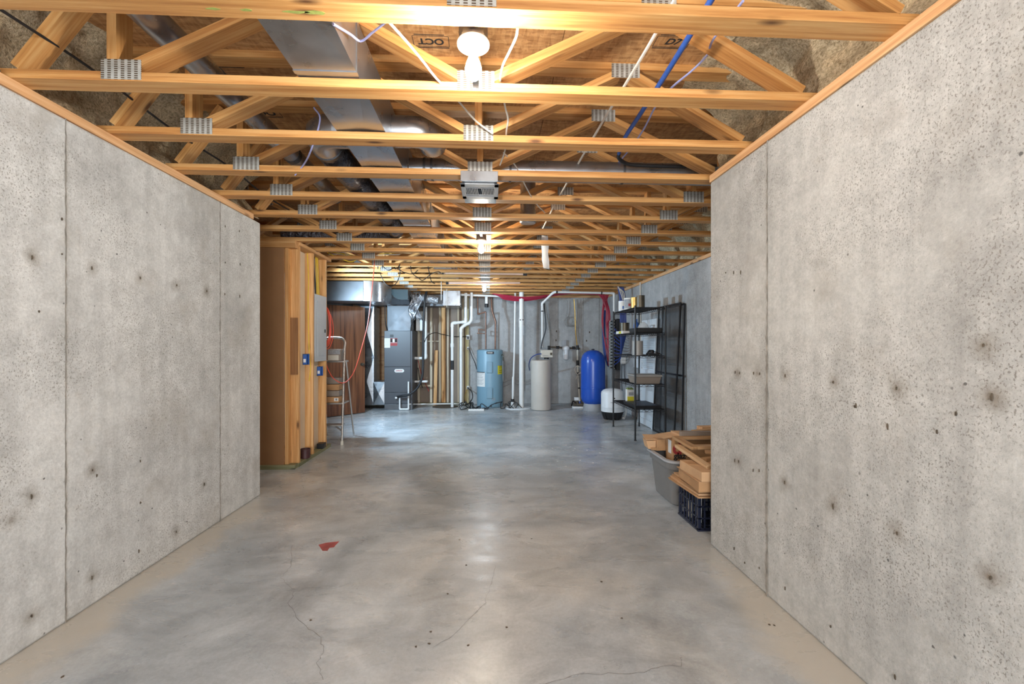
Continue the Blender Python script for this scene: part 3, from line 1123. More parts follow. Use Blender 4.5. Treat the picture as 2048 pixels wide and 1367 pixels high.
for x in (-0.45, -0.40, 0.155, 0.972):
    MB().tube([(x - 0.008, 3.24, 2.56), (x + 0.008, 3.24, 2.56)], 0.0795, 22).build('bead', M['galv_dark'], t)
t = thing('right_branch_duct', 'short galvanised branch duct leaving the right side of the supply duct', 'duct', (-0.45, 2.6, 2.6))
MB().tube([(-0.557, 2.70, 2.57), (-0.47, 2.70, 2.57)], 0.09, 20).build('collar', M['galv'], t)
MB().tube([(-0.48, 2.70, 2.57), (-0.41, 2.705, 2.57), (-0.36, 2.76, 2.57), (-0.35, 2.85, 2.57)], 0.088, 20, smooth=2).build('elbow', M['galv'], t)
t = thing('drop_elbow_duct', 'round galvanised drop duct hanging between trusses right of the middle bulb', 'duct', (0.5, 4.3, 2.5))
p = at(1056, 462, 4.25)
MB().lathe([(0.072, 0.40), (0.074, 0.02), (0.078, 0.0), (0.07, -0.01)], (p.x, 4.25, 2.47), 24).build('pipe_section', M['galv'], t)
MB().lathe([(0.079, 0.05), (0.079, 0.03)], (p.x, 4.25, 2.47), 24).build('bead', M['galv_dark'], t)

# register in its sheet-metal boot
t = thing('floor_register', 'galvanised register boot with slatted grille screwed under the fourth truss', 'register', (-0.06, 3.1, H - 0.05))
rx0, rx1 = -0.185, 0.068
zb = H - 0.052
m = MB().box(rx0 + 0.012, rx1 - 0.012, 3.045, 3.31, zb + 0.012, H + 0.11)
m.build('boot', M['galv'], t, smooth=False, bevel=0.004)
MB().box(rx0 + 0.004, rx1 - 0.006, 2.938, 2.944, zb + 0.012, H + 0.025).build('flange', M['galv'], t, smooth=False, bevel=0.0015)
MB().box(rx0 + 0.010, rx1 - 0.012, 2.938, 3.40, zb + 0.010, zb + 0.016).build('pan', M['galv'], t, smooth=False, bevel=0.0015)
MB().box(rx0 + 0.012, rx1 - 0.014, 3.395, 3.402, zb + 0.012, H + 0.018).build('flange', M['galv'], t, smooth=False, bevel=0.0015)
y0r, y1r = 2.968, 3.268
m = MB()
for a, b, c, d in ((rx0, rx1, y0r, y0r + 0.055), (rx0, rx1, y1r - 0.055, y1r), (rx0, rx0 + 0.03, y0r, y1r), (rx1 - 0.03, rx1, y0r, y1r)):
    m.box(a, b, c, d, zb, zb + 0.008)
g = m.build('grille_frame', M['pale_grey_plastic'], t, smooth=False, bevel=0.002)
MB().box(rx0 + 0.03, rx1 - 0.03, y0r + 0.05, y1r - 0.05, zb + 0.0075, zb + 0.0085).build('grille_back', M['black'], t, smooth=False)
nl = 18
for k in range(nl):
    x = rx0 + 0.036 + (rx1 - rx0 - 0.072) * k / (nl - 1)
    if abs(k - 8.5) < 1: continue
    MB().bar((x - 0.003, y0r + 0.09, zb + 0.003), (x + 0.004, y1r - 0.09, zb + 0.003), 0.0045, 0.006).build('louver', M['pale_grey_plastic'], t, smooth=False)
for yy in (y0r + 0.075, y1r - 0.075):
    MB().box(rx0 + 0.03, rx1 - 0.03, yy - 0.006, yy + 0.006, zb + 0.001, zb + 0.007).build('cross_bar', M['pale_grey_plastic'], t, smooth=False)

# ------------------------------------------------------------------ stud partition on the left
PX, PY0, PY1 = -2.04, 4.86, 5.86
pt = thing('wall_partition', None, None, (PX, 5.3, 0))
struct(pt, 'open stud partition with brown backing sheet and electrical panel')
MB().box(-2.93, -2.158, 4.872, 4.886, 0.045, 2.335).build('backing_sheet', M['sheet'], pt, smooth=False)
lumber('sheet_top_plate', (-2.93, 4.905, 2.375), (-2.04, 4.905, 2.375), 0.08, 0.076, M['stud'], pt)
lumber('bottom_plate', (-2.93, 4.89, 0.0225), (-2.035, 4.89, 0.0225), 0.09, 0.045, M['treated'], pt)
lumber('bottom_plate', (PX - 0.04, 4.935, 0.0195), (PX - 0.04, PY1 + 0.06, 0.0195), 0.10, 0.039, M['treated'], pt)
lumber('top_plate', (PX - 0.04, 4.95, 2.394), (PX - 0.04, PY1 + 0.05, 2.394), 0.115, 0.038, M['stud'], pt)
MB().box(-2.142, -2.130, 4.95, PY1, 0.04, 2.37).build('gypsum_sheet', M['sheet_pale'], pt, smooth=False)
lumber('stud', (-2.137, 4.925, 0.045), (-2.137, 4.925, 2.335), 0.078, 0.036, M['stud'], pt, up=(1, 0, 0))
for y in (4.96, 5.345, 5.755):
    lumber('stud', (PX - 0.0445, y + 0.019, 0.039), (PX - 0.0445, y + 0.019, 2.375), 0.089, 0.038, M['stud'], pt, up=(0, 1, 0))
lumber('blocking_board', (PX - 0.055, 4.945, 0.99), (PX - 0.055, 4.945, 1.60), 0.095, 0.026, M['dark_board'], pt, up=(0, 1, 0))

ep = thing('electrical_panel', 'grey electrical breaker panel set between the partition studs', 'panel', (PX, 5.57, 1.1))
MB().box(-2.128, PX + 0.004, 5.395, 5.745, 1.125, 1.895).build('enclosure', M['grey_paint'], ep, smooth=False)
MB().box(PX + 0.004, PX + 0.012, 5.386, 5.754, 1.112, 1.908).build('cover', M['grey_paint'], ep, smooth=False, bevel=0.003)
dd = MB().box(PX + 0.012, PX + 0.019, 5.455, 5.705, 1.175, 1.835).build('panel_door', M['grey_paint'], ep, smooth=False, bevel=0.002)
MB().box(PX + 0.019, PX + 0.024, 5.665, 5.695, 1.46, 1.50).build('latch', M['black'], dd, smooth=False)
MB().box(PX + 0.019, PX + 0.0195, 5.668, 5.678, 1.47, 1.49).build('latch_label', M['paper'], dd, smooth=False)
wires = [('white', 'white_wire', 5.43), ('white', 'white_wire', 5.45), ('white', 'white_wire', 5.475), ('white', 'white_wire', 5.50), ('black', 'black', 5.53), ('black', 'black', 5.545),
         ('yellow', 'yellow_wire', 5.575), ('yellow', 'yellow_wire', 5.60), ('yellow', 'yellow_wire', 5.63), ('yellow', 'yellow_wire', 5.655)]
for col, mk, y in wires:
    p = [(-2.10, y + random.uniform(-0.02, 0.02), 2.375), (-2.09, y + random.uniform(-0.03, 0.03), 2.2), (-2.085, y + random.uniform(-0.025, 0.025), 2.05), (-2.08, y, 1.893)]
    tag(MB().tube(p, 0.006, 6, smooth=4).build('feed_cable', M[mk], loc=p[-1]), '%s cable dropping into the top of the electrical panel' % col, 'cable', '%s cables feeding the panel' % col)
p = [at(614.5, 506, 5.34), at(617, 560, 5.335), at(616, 600, 5.335), at(617, 660, 5.335), at(618.5, 705, 5.335), at(621, 735, 5.335), at(618, 762, 5.335)]
tag(MB().tube(p, 0.006, 6, smooth=6).build('yellow_cable', M['yellow_wire'], loc=p[-1]), 'yellow cable stapled down the second partition stud', 'cable')


def outlet_box(px0, px1, py0, py1, X, lab):
    a = wall_pt(px0, (py0 + py1) / 2, X)
    b = wall_pt(px1, (py0 + py1) / 2, X)
    zc = (a.z + b.z) / 2
    hz = (py1 - py0) / 2 * b.y / FPX
    t = thing('outlet_box', lab, 'box', (X, (a.y + b.y) / 2, zc - hz), 'blue outlet boxes on the partition')
    m = MB()
    y1, x0 = b.y, X - 0.045
    y0 = y1 - 0.075
    for q in ((x0, X, y0, y0 + 0.004), (x0, X, y1 - 0.004, y1), (x0, x0 + 0.004, y0, y1)):
        m.box(q[0], q[1], q[2], q[3], zc - hz, zc + hz)
    m.box(x0, X, y0, y1, zc - hz, zc - hz + 0.004).box(x0, X, y0, y1, zc + hz - 0.004, zc + hz)
    m.build('box_shell', M['blue_box'], t, smooth=False)
    MB().box(x0 + 0.004, X - 0.025, y0 + 0.015, y1 - 0.015, zc - hz * 0.6, zc + hz * 0.35).build('device', M['blue_box'], t, smooth=False)
    MB().box(X - 0.036, X - 0.010, y0 - 0.001, y0, zc - hz * 0.55, zc + hz * 0.1).build('sticker', M['paper'], t, smooth=False)


outlet_box(604, 619, 708, 729, -1.985, 'blue plastic outlet box beside the yellow cable')
outlet_box(634, 646, 733, 751, -1.985, 'blue plastic outlet box below the electrical panel')

t = thing('round_can', 'dark red round can standing on the partition bottom plate', 'can', (-2.055, 5.17, 0.039))
MB().lathe([(0.048, 0.0), (0.052, 0.004), (0.052, 0.092), (0.054, 0.094), (0.054, 0.104), (0.05, 0.105), (0.049, 0.09), (0.0, 0.09)], (-2.055, 5.17, 0.04), 28).build('can_body', M['rust_can'], t)
t = thing('black_outlet_box', 'small black box on the plate below the panel', 'box', (-2.05, 5.66, 0.039))
MB().box(-2.10, -2.02, 5.62, 5.72, 0.04, 0.10).build('box_shell', M['black'], t, smooth=False, bevel=0.003)
MB().box(-2.018, -2.016, 5.64, 5.70, 0.05, 0.09).build('face', M['tie'], t, smooth=False)
t = tag(MB().box(-2.127, -2.121, 5.05, 5.10, 0.05, 0.165).build('paper_slip', M['paper'], smooth=False), 'narrow white slip standing between the first two studs', 'paper')

# ------------------------------------------------------------------ step ladder with cartons behind the partition
t = thing('step_ladder', 'tubular aluminium step ladder standing behind the end of the partition', 'ladder', (-2.15, 6.1, 0))
foot = floor_pt(684, 889)
top = at(669, 700, 6.35)
xa = foot.x
for dx in (0.0, -0.44):
    p = [(foot.x + dx, foot.y, 0.02), (foot.x + dx - 0.045 * (1 if dx == 0 else -1), foot.y + 0.2, 0.75), (foot.x + dx - 0.075 * (1 if dx == 0 else -1), foot.y + 0.34, 1.27)]
    MB().tube(p, 0.015, 10).build('side_rail', M['steel'], t)
    MB().lathe([(0.020, 0.0), (0.022, 0.004), (0.019, 0.05)], (foot.x + dx, foot.y, 0.0), 12).build('rubber_foot', M['ivory'], t)
    MB().tube([(foot.x + dx - 0.03 * (1 if dx == 0 else -1), foot.y + 0.62, 0.01), (foot.x + dx - 0.06 * (1 if dx == 0 else -1), foot.y + 0.36, 1.1)], 0.012, 8).build('rear_leg', M['steel'], t)
ax, bx_, yh = foot.x - 0.075, foot.x - 0.365, foot.y + 0.34
MB().tube([(ax, yh, 1.26), (ax, yh + 0.02, 1.34), (ax - 0.03, yh + 0.03, 1.39), (ax - 0.08, yh + 0.03, 1.41), (bx_ + 0.08, yh + 0.03, 1.41), (bx_ + 0.03, yh + 0.03, 1.39), (bx_, yh + 0.02, 1.34), (bx_, yh, 1.26)], 0.016, 10, smooth=5).build('hoop_handle', M['steel'], t)
for z, dp in ((0.255, 0.10), (0.535, 0.26), (1.09, 0.18)):
    f = z / 1.27
    yy = foot.y + 0.34 * f
    xin = 0.07 * f
    MB().box(foot.x - 0.44 + xin, foot.x - xin, yy - 0.03, yy + dp, z - 0.02, z).build('step', M['steel'], t, smooth=False, bevel=0.004)
MB().bar((foot.x - 0.01, foot.y + 0.07, 0.16), (foot.x - 0.12, foot.y + 0.09, 0.235), 0.01, 0.02).build('brace', M['steel'], t, smooth=False)
c = thing('banded_carton', 'brown carton with four ridged bands resting on the ladder step', 'box', (-2.12, 6.27, 0.535))
for k in range(4):
    MB().box(-2.31, -2.0, 6.13, 6.36, 0.535 + 0.002 + k * 0.083, 0.535 + 0.080 + k * 0.083).build('band', M['tan'] if k % 2 else M['cardboard'], c, smooth=False, bevel=0.008)
pl_ = MB().box(-2.06, -2.005, 6.128, 6.13, 0.56, 0.60).build('label_sticker', M['paper'], c, smooth=False)
lettering('label_print', 'IE', 0.035, (-2.03, 6.1275, 0.58), (PI / 2, 0, 0), M['ink'], pl_)
c = thing('printed_box', 'small printed carton propped on the upper step of the ladder', 'box', (-2.12, 6.36, 1.09))
MB().box(-2.20, -2.025, 6.28, 6.40, 1.091, 1.25).build('carton', M['tan'], c, smooth=False, bevel=0.003)
MB().box(-2.195, -2.03, 6.278, 6.28, 1.18, 1.24).build('dark_print', M['label_grey'], c, smooth=False)
MB().box(-2.195, -2.05, 6.278, 6.28, 1.10, 1.17).build('pale_print', M['ivory'], c, smooth=False)

# orange extension cord: coil on the partition end and the long loop hanging from the trusses
m = MB()
for k in range(7):
    a = at(650 + k * 0.5, 612 + k * 1.5, 5.92 + 0.008 * k)
    w_ = random.uniform(0.55, 1.0)
    pts = []
    for j in range(17):
        an = 2 * PI * j / 16
        pts.append(a + Vector((0.085 * w_ * math.sin(an) * (1 if math.sin(an) > 0 else 0.6), 0.02 * math.sin(an + k), -0.24 * (0.85 + 0.2 * w_) * (1 - math.cos(an)))))
    m.tube(pts, 0.005, 6, smooth=2)
t = thing('orange_cord', 'orange extension cord coiled on the partition and looping down from the trusses', 'cord', (-2.0, 5.95, 1.5))
m.build('coil', M['orange_cord'], t)
P = [at(750, 512, 6.36), at(746, 560, 6.36), at(741, 605, 6.35), at(735, 650, 6.33), at(722, 700, 6.28), at(707, 745, 6.2), at(688, 765, 6.1), at(668, 757, 6.0), at(656, 738, 5.95), at(651, 722, 5.93)]
MB().tube(P, 0.0055, 6, smooth=6).build('hanging_loop', M['orange_cord'], t)

# ------------------------------------------------------------------ interior door standing ajar
dr = thing('door_1', None, None, (-2.94, 8.24, 0))
struct(dr, 'dark oak veneer flush door standing open beside the return duct')
A, B = Vector((-2.94, 8.235, 0)), Vector((-2.385, 8.83, 0))
d = (B - A).normalized()
nrm = Vector((d.y, -d.x, 0))
leaf = MB()
q = [A, B, B - nrm * 0.035, A - nrm * 0.035]
leaf.hexa([v + Vector((0, 0, 0.012)) for v in q][::-1], [v + Vector((0, 0, 2.04)) for v in q][::-1])
me_o = leaf.build('door_leaf', M['veneer'], dr, smooth=False, bevel=0.002)
kc = B - d * 0.07 + Vector((0, 0, 0.94))
MB().tube([kc, kc + nrm * 0.012], 0.03, 16).build('rosette', M['dark_tin'], dr)
MB().tube([kc + nrm * 0.01, kc + nrm * 0.03, kc + nrm * 0.036, kc + nrm * 0.05, kc + nrm * 0.062, kc + nrm * 0.068], [0.010, 0.010, 0.020, 0.027, 0.024, 0.010], 16).build('knob', M['dark_tin'], dr)

# ------------------------------------------------------------------ return air trunk and drop
t = thing('return_air_duct', 'large dull galvanised return duct above the door dropping beside the furnace', 'duct', (-2.5, 8.6, 0.1))
MB().box(-2.965, -2.13, 7.80, 8.30, 2.06, 2.40).build('trunk', M['galv_dark'], t, smooth=False, bevel=0.006)
m = MB()
arc = [(-2.13, 7.80)] + [(-2.13 + 0.30 * math.sin(a * PI / 12), 8.10 - 0.30 * math.cos(a * PI / 12)) for a in range(0, 7)] + [(-1.83, 8.62), (-2.13, 8.62)]
MB().prism([(x, y, 2.06) for x, y in arc], (0, 0, 0.345)).build('turn', M['galv'], t)
MB().box(-2.62, -2.10, 8.625, 9.42, 2.10, 2.40).build('crossover', M['galv_dark'], t, smooth=False, bevel=0.006)
m = MB()
for z0_, z1_ in ((0.08, 1.06), (1.06, 2.10)):
    x0_, x1_, y0_, y1_ = -2.62, -2.345, 9.35, 9.85
    zc_ = (z0_ + z1_) / 2
    m = MB()
    m.add([(x0_, y0_, z0_), (x1_, y0_, z0_), (x1_, y0_, z1_), (x0_, y0_, z1_), ((x0_ + x1_) / 2, y0_ - 0.022, zc_),
           (x0_, y1_, z0_), (x1_, y1_, z0_), (x1_, y1_, z1_), (x0_, y1_, z1_)],
          [(0, 1, 4), (1, 2, 4), (2, 3, 4), (3, 0, 4), (1, 5 + 1, 7, 2), (5, 0, 3, 8), (3, 2, 7, 8), (0, 5, 6, 1), (6, 5, 8, 7)])
    m.build('drop_section', M['galv'], t, smooth=False)
MB().box(-2.635, -2.33, 9.325, 9.35, 1.045, 1.075).build('joint_band', M['galv'], t, smooth=False)
x0_, x1_ = -2.344, -2.11
m = MB()
m.add([(x0_, 9.30, 0.09), (x1_, 9.30, 0.09), (x1_, 9.30, 0.56), (x0_, 9.30, 0.56), ((x0_ + x1_) / 2, 9.27, 0.32), (x0_, 9.8, 0.09), (x1_, 9.8, 0.09), (x1_, 9.8, 0.56), (x0_, 9.8, 0.56)],
      [(0, 1, 4), (1, 2, 4), (2, 3, 4), (3, 0, 4), (1, 6, 7, 2), (5, 0, 3, 8), (3, 2, 7, 8), (0, 5, 6, 1), (6, 5, 8, 7)])
m.build('furnace_boot', M['galv'], t, smooth=False)

# ------------------------------------------------------------------ furnace
FX0, FX1, FY0, FY1 = -2.105, -1.545, 9.20, 9.92
fz = 1.60
t = thing('furnace', 'tall charcoal grey furnace cabinet with a small oval logo', 'furnace', ((FX0 + FX1) / 2, 9.5, 0))
MB().box(FX0 + 0.004, FX1 + 0.004, FY0 + 0.01, FY1, 0.0, 0.115).build('base_tray', M['galv_dark'], t, smooth=False, bevel=0.004)
MB().box(FX0, FX1, FY0 + 0.022, FY1, 0.116, fz).build('cabinet', M['furnace'], t, smooth=False, bevel=0.004)
for a, b in ((0.125, 0.345), (0.353, 0.865), (0.873, fz - 0.008)):
    MB().box(FX0 + 0.006, FX1 - 0.03, FY0, FY0 + 0.02, a, b).build('front_panel', M['furnace'], t, smooth=False, bevel=0.004)
bx = MB()
oc = at(798.5, 741, FY0)
el = [(oc.x + 0.092 * math.cos(a) if abs(math.cos(a)) < 0 else oc.x + (0.062 if math.cos(a) > 0 else -0.062) + 0.034 * math.cos(a), FY0 - 0.004, oc.z + 0.034 * math.sin(a)) for a in [2 * PI * k / 28 for k in range(28)]]
lg = MB().prism(el, (0, 0.004, 0)).build('logo_badge', M['paper'], t, smooth=False)
lettering('logo_print', 'LENNOX', 0.042, (oc.x - 0.006, FY0 - 0.0045, oc.z), (PI / 2, 0, 0), M['red_print'], lg, 0, 0.82)
lp = at(779, 681, FY0)
st = MB().box(FX0 + 0.008, FX0 + 0.122, FY0 - 0.002, FY0, at(779, 695, FY0).z, at(779, 676, FY0).z).build('paper_sticker', M['paper'], t, smooth=False)
for k in range(5):
    z = at(779, 679 + 3 * k, FY0).z
    MB().box(FX0 + 0.018, FX0 + 0.108, FY0 - 0.0026, FY0 - 0.002, z - 0.004, z).build('print_line', M['label_grey'], st, smooth=False)
st = MB().box(FX0 + 0.126, FX0 + 0.265, FY0 - 0.002, FY0, at(779, 691, FY0).z, at(779, 676, FY0).z).build('warning_sticker', M['red_print'], t, smooth=False)
za, zb_ = at(779, 684, FY0).z, at(779, 677, FY0).z
for a, b in ((0.13, 0.168), (0.217, 0.258)):
    MB().box(FX0 + a, FX0 + b, FY0 - 0.0026, FY0 - 0.002, za, zb_).build('dark_print', M['ink'], st, smooth=False)
MB().box(FX0 + 0.172, FX0 + 0.213, FY0 - 0.0026, FY0 - 0.002, za, zb_).build('white_print', M['paper'], st, smooth=False)
MB().box(FX0 + 0.127, FX0 + 0.262, FY0 - 0.0024, FY0 - 0.002, at(779, 685.2, FY0).z, at(779, 684.6, FY0).z).build('white_rule', M['paper'], st, smooth=False)
MB().box(FX0 + 0.12, FX0 + 0.19, FY0 - 0.003, FY0, at(779, 674, FY0).z, at(779, 668.5, FY0).z).build('sight_glass', M['black'], t, smooth=False)
# supply plenum on top
t = thing('supply_plenum', 'galvanised plenum on top of the furnace turning into the ceiling duct', 'duct', (-1.8, 9.5, fz))
px0, px1 = at(775, 640, 9.3).x, at(822, 640, 9.3).x
cx_ = (px0 + px1) / 2
m = MB()
m.add([(px0, 9.28, fz), (px1, 9.28, fz), (px1, 9.28, 2.12), (px0, 9.28, 2.12), (cx_, 9.262, 1.87), (px0, 9.85, fz), (px1, 9.85, fz), (px1, 9.85, 2.12), (px0, 9.85, 2.12)],
      [(0, 1, 4), (1, 2, 4), (2, 3, 4), (3, 0, 4), (1, 6, 7, 2), (5, 0, 3, 8), (3, 2, 7, 8), (0, 5, 6, 1), (6, 5, 8, 7)])
m.build('plenum_box', M['galv_dark'], t, smooth=False)
ax0, ax1 = at(765, 600, 8.95).x, at(816, 600, 8.95).x
prof = [(9.85, 2.12), (9.28, 2.12), (8.98, 2.22)] + [(8.95, 2.24), (8.94, 2.30), (8.95, 2.40), (9.85, 2.40)]
MB().prism([(ax0, y, z) for y, z in prof], (ax1 - ax0, 0, 0)).build('transition', M['galv'], t, smooth=False)
m = MB()
arc = [(ax0 + 0.16, 8.925, 2.40)] + [(ax0 + 0.16 + 0.20 * (1 - math.cos(a * PI / 12)), 8.925, 2.40 - 0.20 * math.sin(a * PI / 12)) for a in range(1, 7)] + [(ax1, 8.925, 2.20), (ax1, 8.925, 2.40)]
MB().prism(arc, (0, 0.012, 0)).build('curved_cheek', M['heater_trim'], t, smooth=False)
MB().box(ax1, -0.93, 9.45, 9.80, 2.12, 2.36).build('cross_run', M['galv_dark'], t, smooth=False, bevel=0.005)
ex0, ex1 = at(885.5, 600, 9.0).x, at(920, 600, 9.0).x
t = thing('duct_end_box', 'square blue-grey duct end hanging on rods near the white pipes', 'duct', ((ex0 + ex1) / 2, 9.3, 2.1))
MB().box(ex0, ex1, 9.06, 9.85, 2.095, 2.40).build('end_cap', M['galv'], t, smooth=False, bevel=0.006)
MB().box(ex0 - 0.012, ex1 + 0.012, 9.045, 9.06, 2.12, 2.135).build('flange', M['galv'], t, smooth=False)
for px, y, a, b in ((882.5, 8.3, 545, 600), (893.5, 9.03, 578, 614)):
    p, q = at(px, a, y), at(px, b, y)
    q.x = p.x
    tag(MB().tube([p, q], 0.006, 6).build('threaded_rod', M['white_wire'], loc=q), 'thin pale hanging rod %s the duct end box' % ('just left of' if px < 890 else 'in front of'), 'rod')
m = MB()
pts = []
for r_ in range(9):
    row = []
    for c_ in range(9):
        px = 820 + 20 * c_ / 8 + 4 * math.sin(r_)
        py = 590 + 50 * r_ / 8 - 4 * (c_ % 2)
        row.append(at(px, py, 9.15 + 0.05 * math.sin(r_ * 1.7 + c_ * 2.3) + 0.04 * (c_ % 2)))
    pts.append(row)
vs = [p for row in pts for p in row]
fs = [(r_ * 9 + c_, r_ * 9 + c_ + 1, (r_ + 1) * 9 + c_ + 1, (r_ + 1) * 9 + c_) for r_ in range(8) for c_ in range(8)]
o = m.add(vs, fs).build('foil_wrap', M['foil'], loc=vs[-1])
sm = o.modifiers.new('thick', 'SOLIDIFY'); sm.thickness = 0.02
tag(o, 'crumpled silver foil wrap hanging right of the furnace plenum', 'foil')
o = flex('flexible_foil_duct', 'crumpled silver flexible duct bending up behind the black hose', [(-1.46, 9.26, 2.2), (-1.36, 9.24, 2.26), (-1.22, 9.24, 2.25), (-1.03, 9.26, 2.22)], 0.085, M['foil'])
t = thing('humidifier', 'white box humidifier on the wall behind the black hose', 'humidifier', (-1.45, 9.85, 1.57))
MB().box(at(832, 640, 9.7).x, at(846.5, 640, 9.7).x, 9.7, 9.9, at(832, 661, 9.7).z, at(832, 622, 9.7).z).build('housing', M['paper'], t, smooth=False, bevel=0.006)
MB().box(at(833.5, 640, 9.7).x, at(845, 640, 9.7).x, 9.694, 9.70, at(832, 659, 9.7).z, at(832, 640, 9.7).z).build('front_cover', M['pvc'], t, smooth=False, bevel=0.003)

# framed left part of the back wall
fb = thing('wall_back_framed', None, None, (-1.7, YB, 0))
struct(fb, 'brown gypsum wall with bare studs between furnace and concrete')
MB().box(XFL, -0.47, YB + 0.03, YB + 0.2, 0, HC).build('gypsum_sheet', M['gyp'], fb, smooth=False)
for px, w_, mk in ((838, 0.05, 'pale_stud'), (863, 0.05, 'pale_stud'), (880.5, 0.045, 'pale_stud'), (887.5, 0.085, 'stud'), (896, 0.04, 'pale_stud'), (917, 0.04, 'pale_stud'), (926, 0.04, 'pale_stud')):
    p = at(px, 700, YB)
    lumber('stud', (p.x, YB - 0.02, 0.05), (p.x, YB - 0.02, 2.37), w_, 0.085, M[mk], fb, up=(0, 1, 0))
MB().box(-2.95, at(774, 700, YB).x, YB - 0.03, YB + 0.028, 0.05, 2.36).build('dark_panel', M['dark_board'], fb, smooth=False)  # dark brown sheet over the left end of the framed wall
lumber('bottom_plate', (-2.95, YB - 0.02, 0.022), (-0.48, YB - 0.02, 0.022), 0.09, 0.044, M['treated'], fb)
lumber('fire_block', (at(834, 785, YB).x, YB - 0.02, 0.42), (at(861, 785, YB).x, YB - 0.02, 0.42), 0.085, 0.04, M['pale_stud'], fb)
lumber('pipe_strip', (at(834, 682, YB).x, YB - 0.045, at(834, 682, YB).z), (at(879, 682, YB).x, YB - 0.045, at(834, 682, YB).z), 0.012, 0.022, M['pale_stud'], fb)
lumber('top_plate', (-2.95, YB - 0.02, 2.392), (-0.48, YB - 0.02, 2.392), 0.09, 0.044, M['pale_stud'], fb)
a, b = at(870, 809, 9.86), at(872, 700, 9.93)
b2 = Vector((a.x + 0.02, 9.93, b.z))
tag(lumber('loose_board', (a.x, 9.86, 0.002), b2, 0.07, 0.03, M['stud'], up=(0, 1, 0)), 'loose narrow board leaning against the back wall studs', 'board')
p = at(934, 700, 9.95)
tag(lumber('mounting_post', (p.x, 9.96, 0.0), (p.x, 9.96, 2.37), 0.075, 0.04, M['yellow_stud'], up=(0, 1, 0)), 'yellowish treated post with outlets beside the white drain pipes', 'post')
for py, s_ in ((674, 0.05), (696, 0.03), (775, 0.04)):
    p2 = at(936, py, 9.9)
    t = thing('wall_outlet', 'white outlet box on the yellowish post, %s' % {674: 'the topmost', 696: 'in the middle', 775: 'the lowest'}[py], 'outlet', (p2.x, 9.92, p2.z - s_))
    MB().box(p2.x - s_ * 0.7, p2.x + s_ * 0.7, 9.90, 9.94, p2.z - s_, p2.z + s_).build('plate', M['paper'], t, smooth=False, bevel=0.003)
    MB().box(p2.x - s_ * 0.4, p2.x + s_ * 0.4, 9.885, 9.90, p2.z - s_ * 0.8, p2.z + s_ * 0.4).build('plug', M['black'], t, smooth=False, bevel=0.003)

# ------------------------------------------------------------------ white drain pipes


def pvc_run(name, label, pts, r, mat='pvc', extra=(), cat='pipe', group=None, smooth=True):
    """straight pipe lengths with a fitting at each bend"""
    t = thing(name, label, cat, tuple(pts[0]), group)
    for a, b in zip(pts[:-1], pts[1:]):
        MB().tube([a, b], r, 14).build('pipe_length', M[mat], t)
    for i in range(1, len(pts) - 1):
        p = pts[i]
        d0 = (pts[i - 1] - p)
        d1 = (pts[i + 1] - p)
        l0, l1 = min(d0.length * 0.45, r * 2.6), min(d1.length * 0.45, r * 2.6)
        MB().tube([p + d0.normalized() * l0, p + d0.normalized() * l0 * 0.45, p + (d0.normalized() + d1.normalized()) * r * 0.25, p + d1.normalized() * l1 * 0.45, p + d1.normalized() * l1], r * 1.18, 14, smooth=3).build('elbow', M[mat], t)
    for p, q, rr, mk, nm in extra:
        MB().tube([p, q], rr, 14).build(nm, M[mk], t)
    return t


def V(px, py, Y):
    return at(px, py, Y)


Yp = 9.48
f1 = floor_pt(904.5, 814)
a0 = Vector((V(904.5, 800, Yp).x, Yp, 0.0)); a1 = Vector((a0.x, Yp, V(904, 646, Yp).z)); a2 = Vector((V(931.5, 644, Yp).x, Yp, a1.z + 0.03)); a3 = Vector((a2.x, Yp, 2.40))
pvc_run('drain_pipe', 'white drain pipe with black label band, jogging right at the top', [a0, a1, a2, a3], 0.031,
        extra=[(Vector((a0.x, Yp, V(0, 741.5, Yp).z)), Vector((a0.x, Yp, V(0, 722, Yp).z)), 0.034, 'black', 'label_band'),
               (Vector((a0.x, Yp, V(0, 694, Yp).z)), Vector((a0.x, Yp, V(0, 686, Yp).z)), 0.041, 'pvc', 'coupling'),
               (Vector((a2.x, Yp, V(0, 646, Yp).z)), Vector((a2.x, Yp, V(0, 634, Yp).z)), 0.038, 'pvc', 'tee')])
Yq = 9.40
b0 = Vector((V(922, 800, Yq).x, Yq, 0.0)); b1 = Vector((b0.x, Yq, V(922, 656, Yq).z)); b2 = Vector((V(932, 645, Yq).x, Yq, V(0, 646, Yq).z)); b3 = Vector((V(938, 643, Yq).x, Yq, V(0, 644, Yq).z)); b4 = Vector((V(943, 638, Yq).x, Yq, V(0, 637, Yq).z)); b5 = Vector((b4.x, Yq, 2.40))
pvc_run('vent_pipe', 'white pipe with a sloping offset, right beside the labelled drain pipe', [b0, b1, b2, b3, b4, b5], 0.030)
Yr = 9.30
c0 = Vector((V(1043, 800, Yr).x, Yr, 0.0))
t = pvc_run('radon_pipe', 'thick white vertical pipe rising from the round sump cover', [c0 + Vector((0, 0, 0.018)), Vector((c0.x, Yr, 2.40))], 0.050,
            extra=[(Vector((c0.x, Yr, V(0, 652, Yr).z)), Vector((c0.x, Yr, V(0, 632, Yr).z)), 0.057, 'pvc', 'coupling')])
MB().box(c0.x + 0.03, c0.x + 0.045, Yr - 0.06, Yr - 0.02, V(0, 669, Yr).z, V(0, 648, Yr).z).build('printed_text', M['label_grey'], t, smooth=False)
for dx in (-0.03, 0.025):
    MB().box(c0.x + dx - 0.012, c0.x + dx + 0.012, Yr - 0.062, Yr - 0.05, V(0, 637.5, Yr).z, V(0, 635.5, Yr).z).build('bolt', M['black'], t, smooth=False)
Yn = 9.45
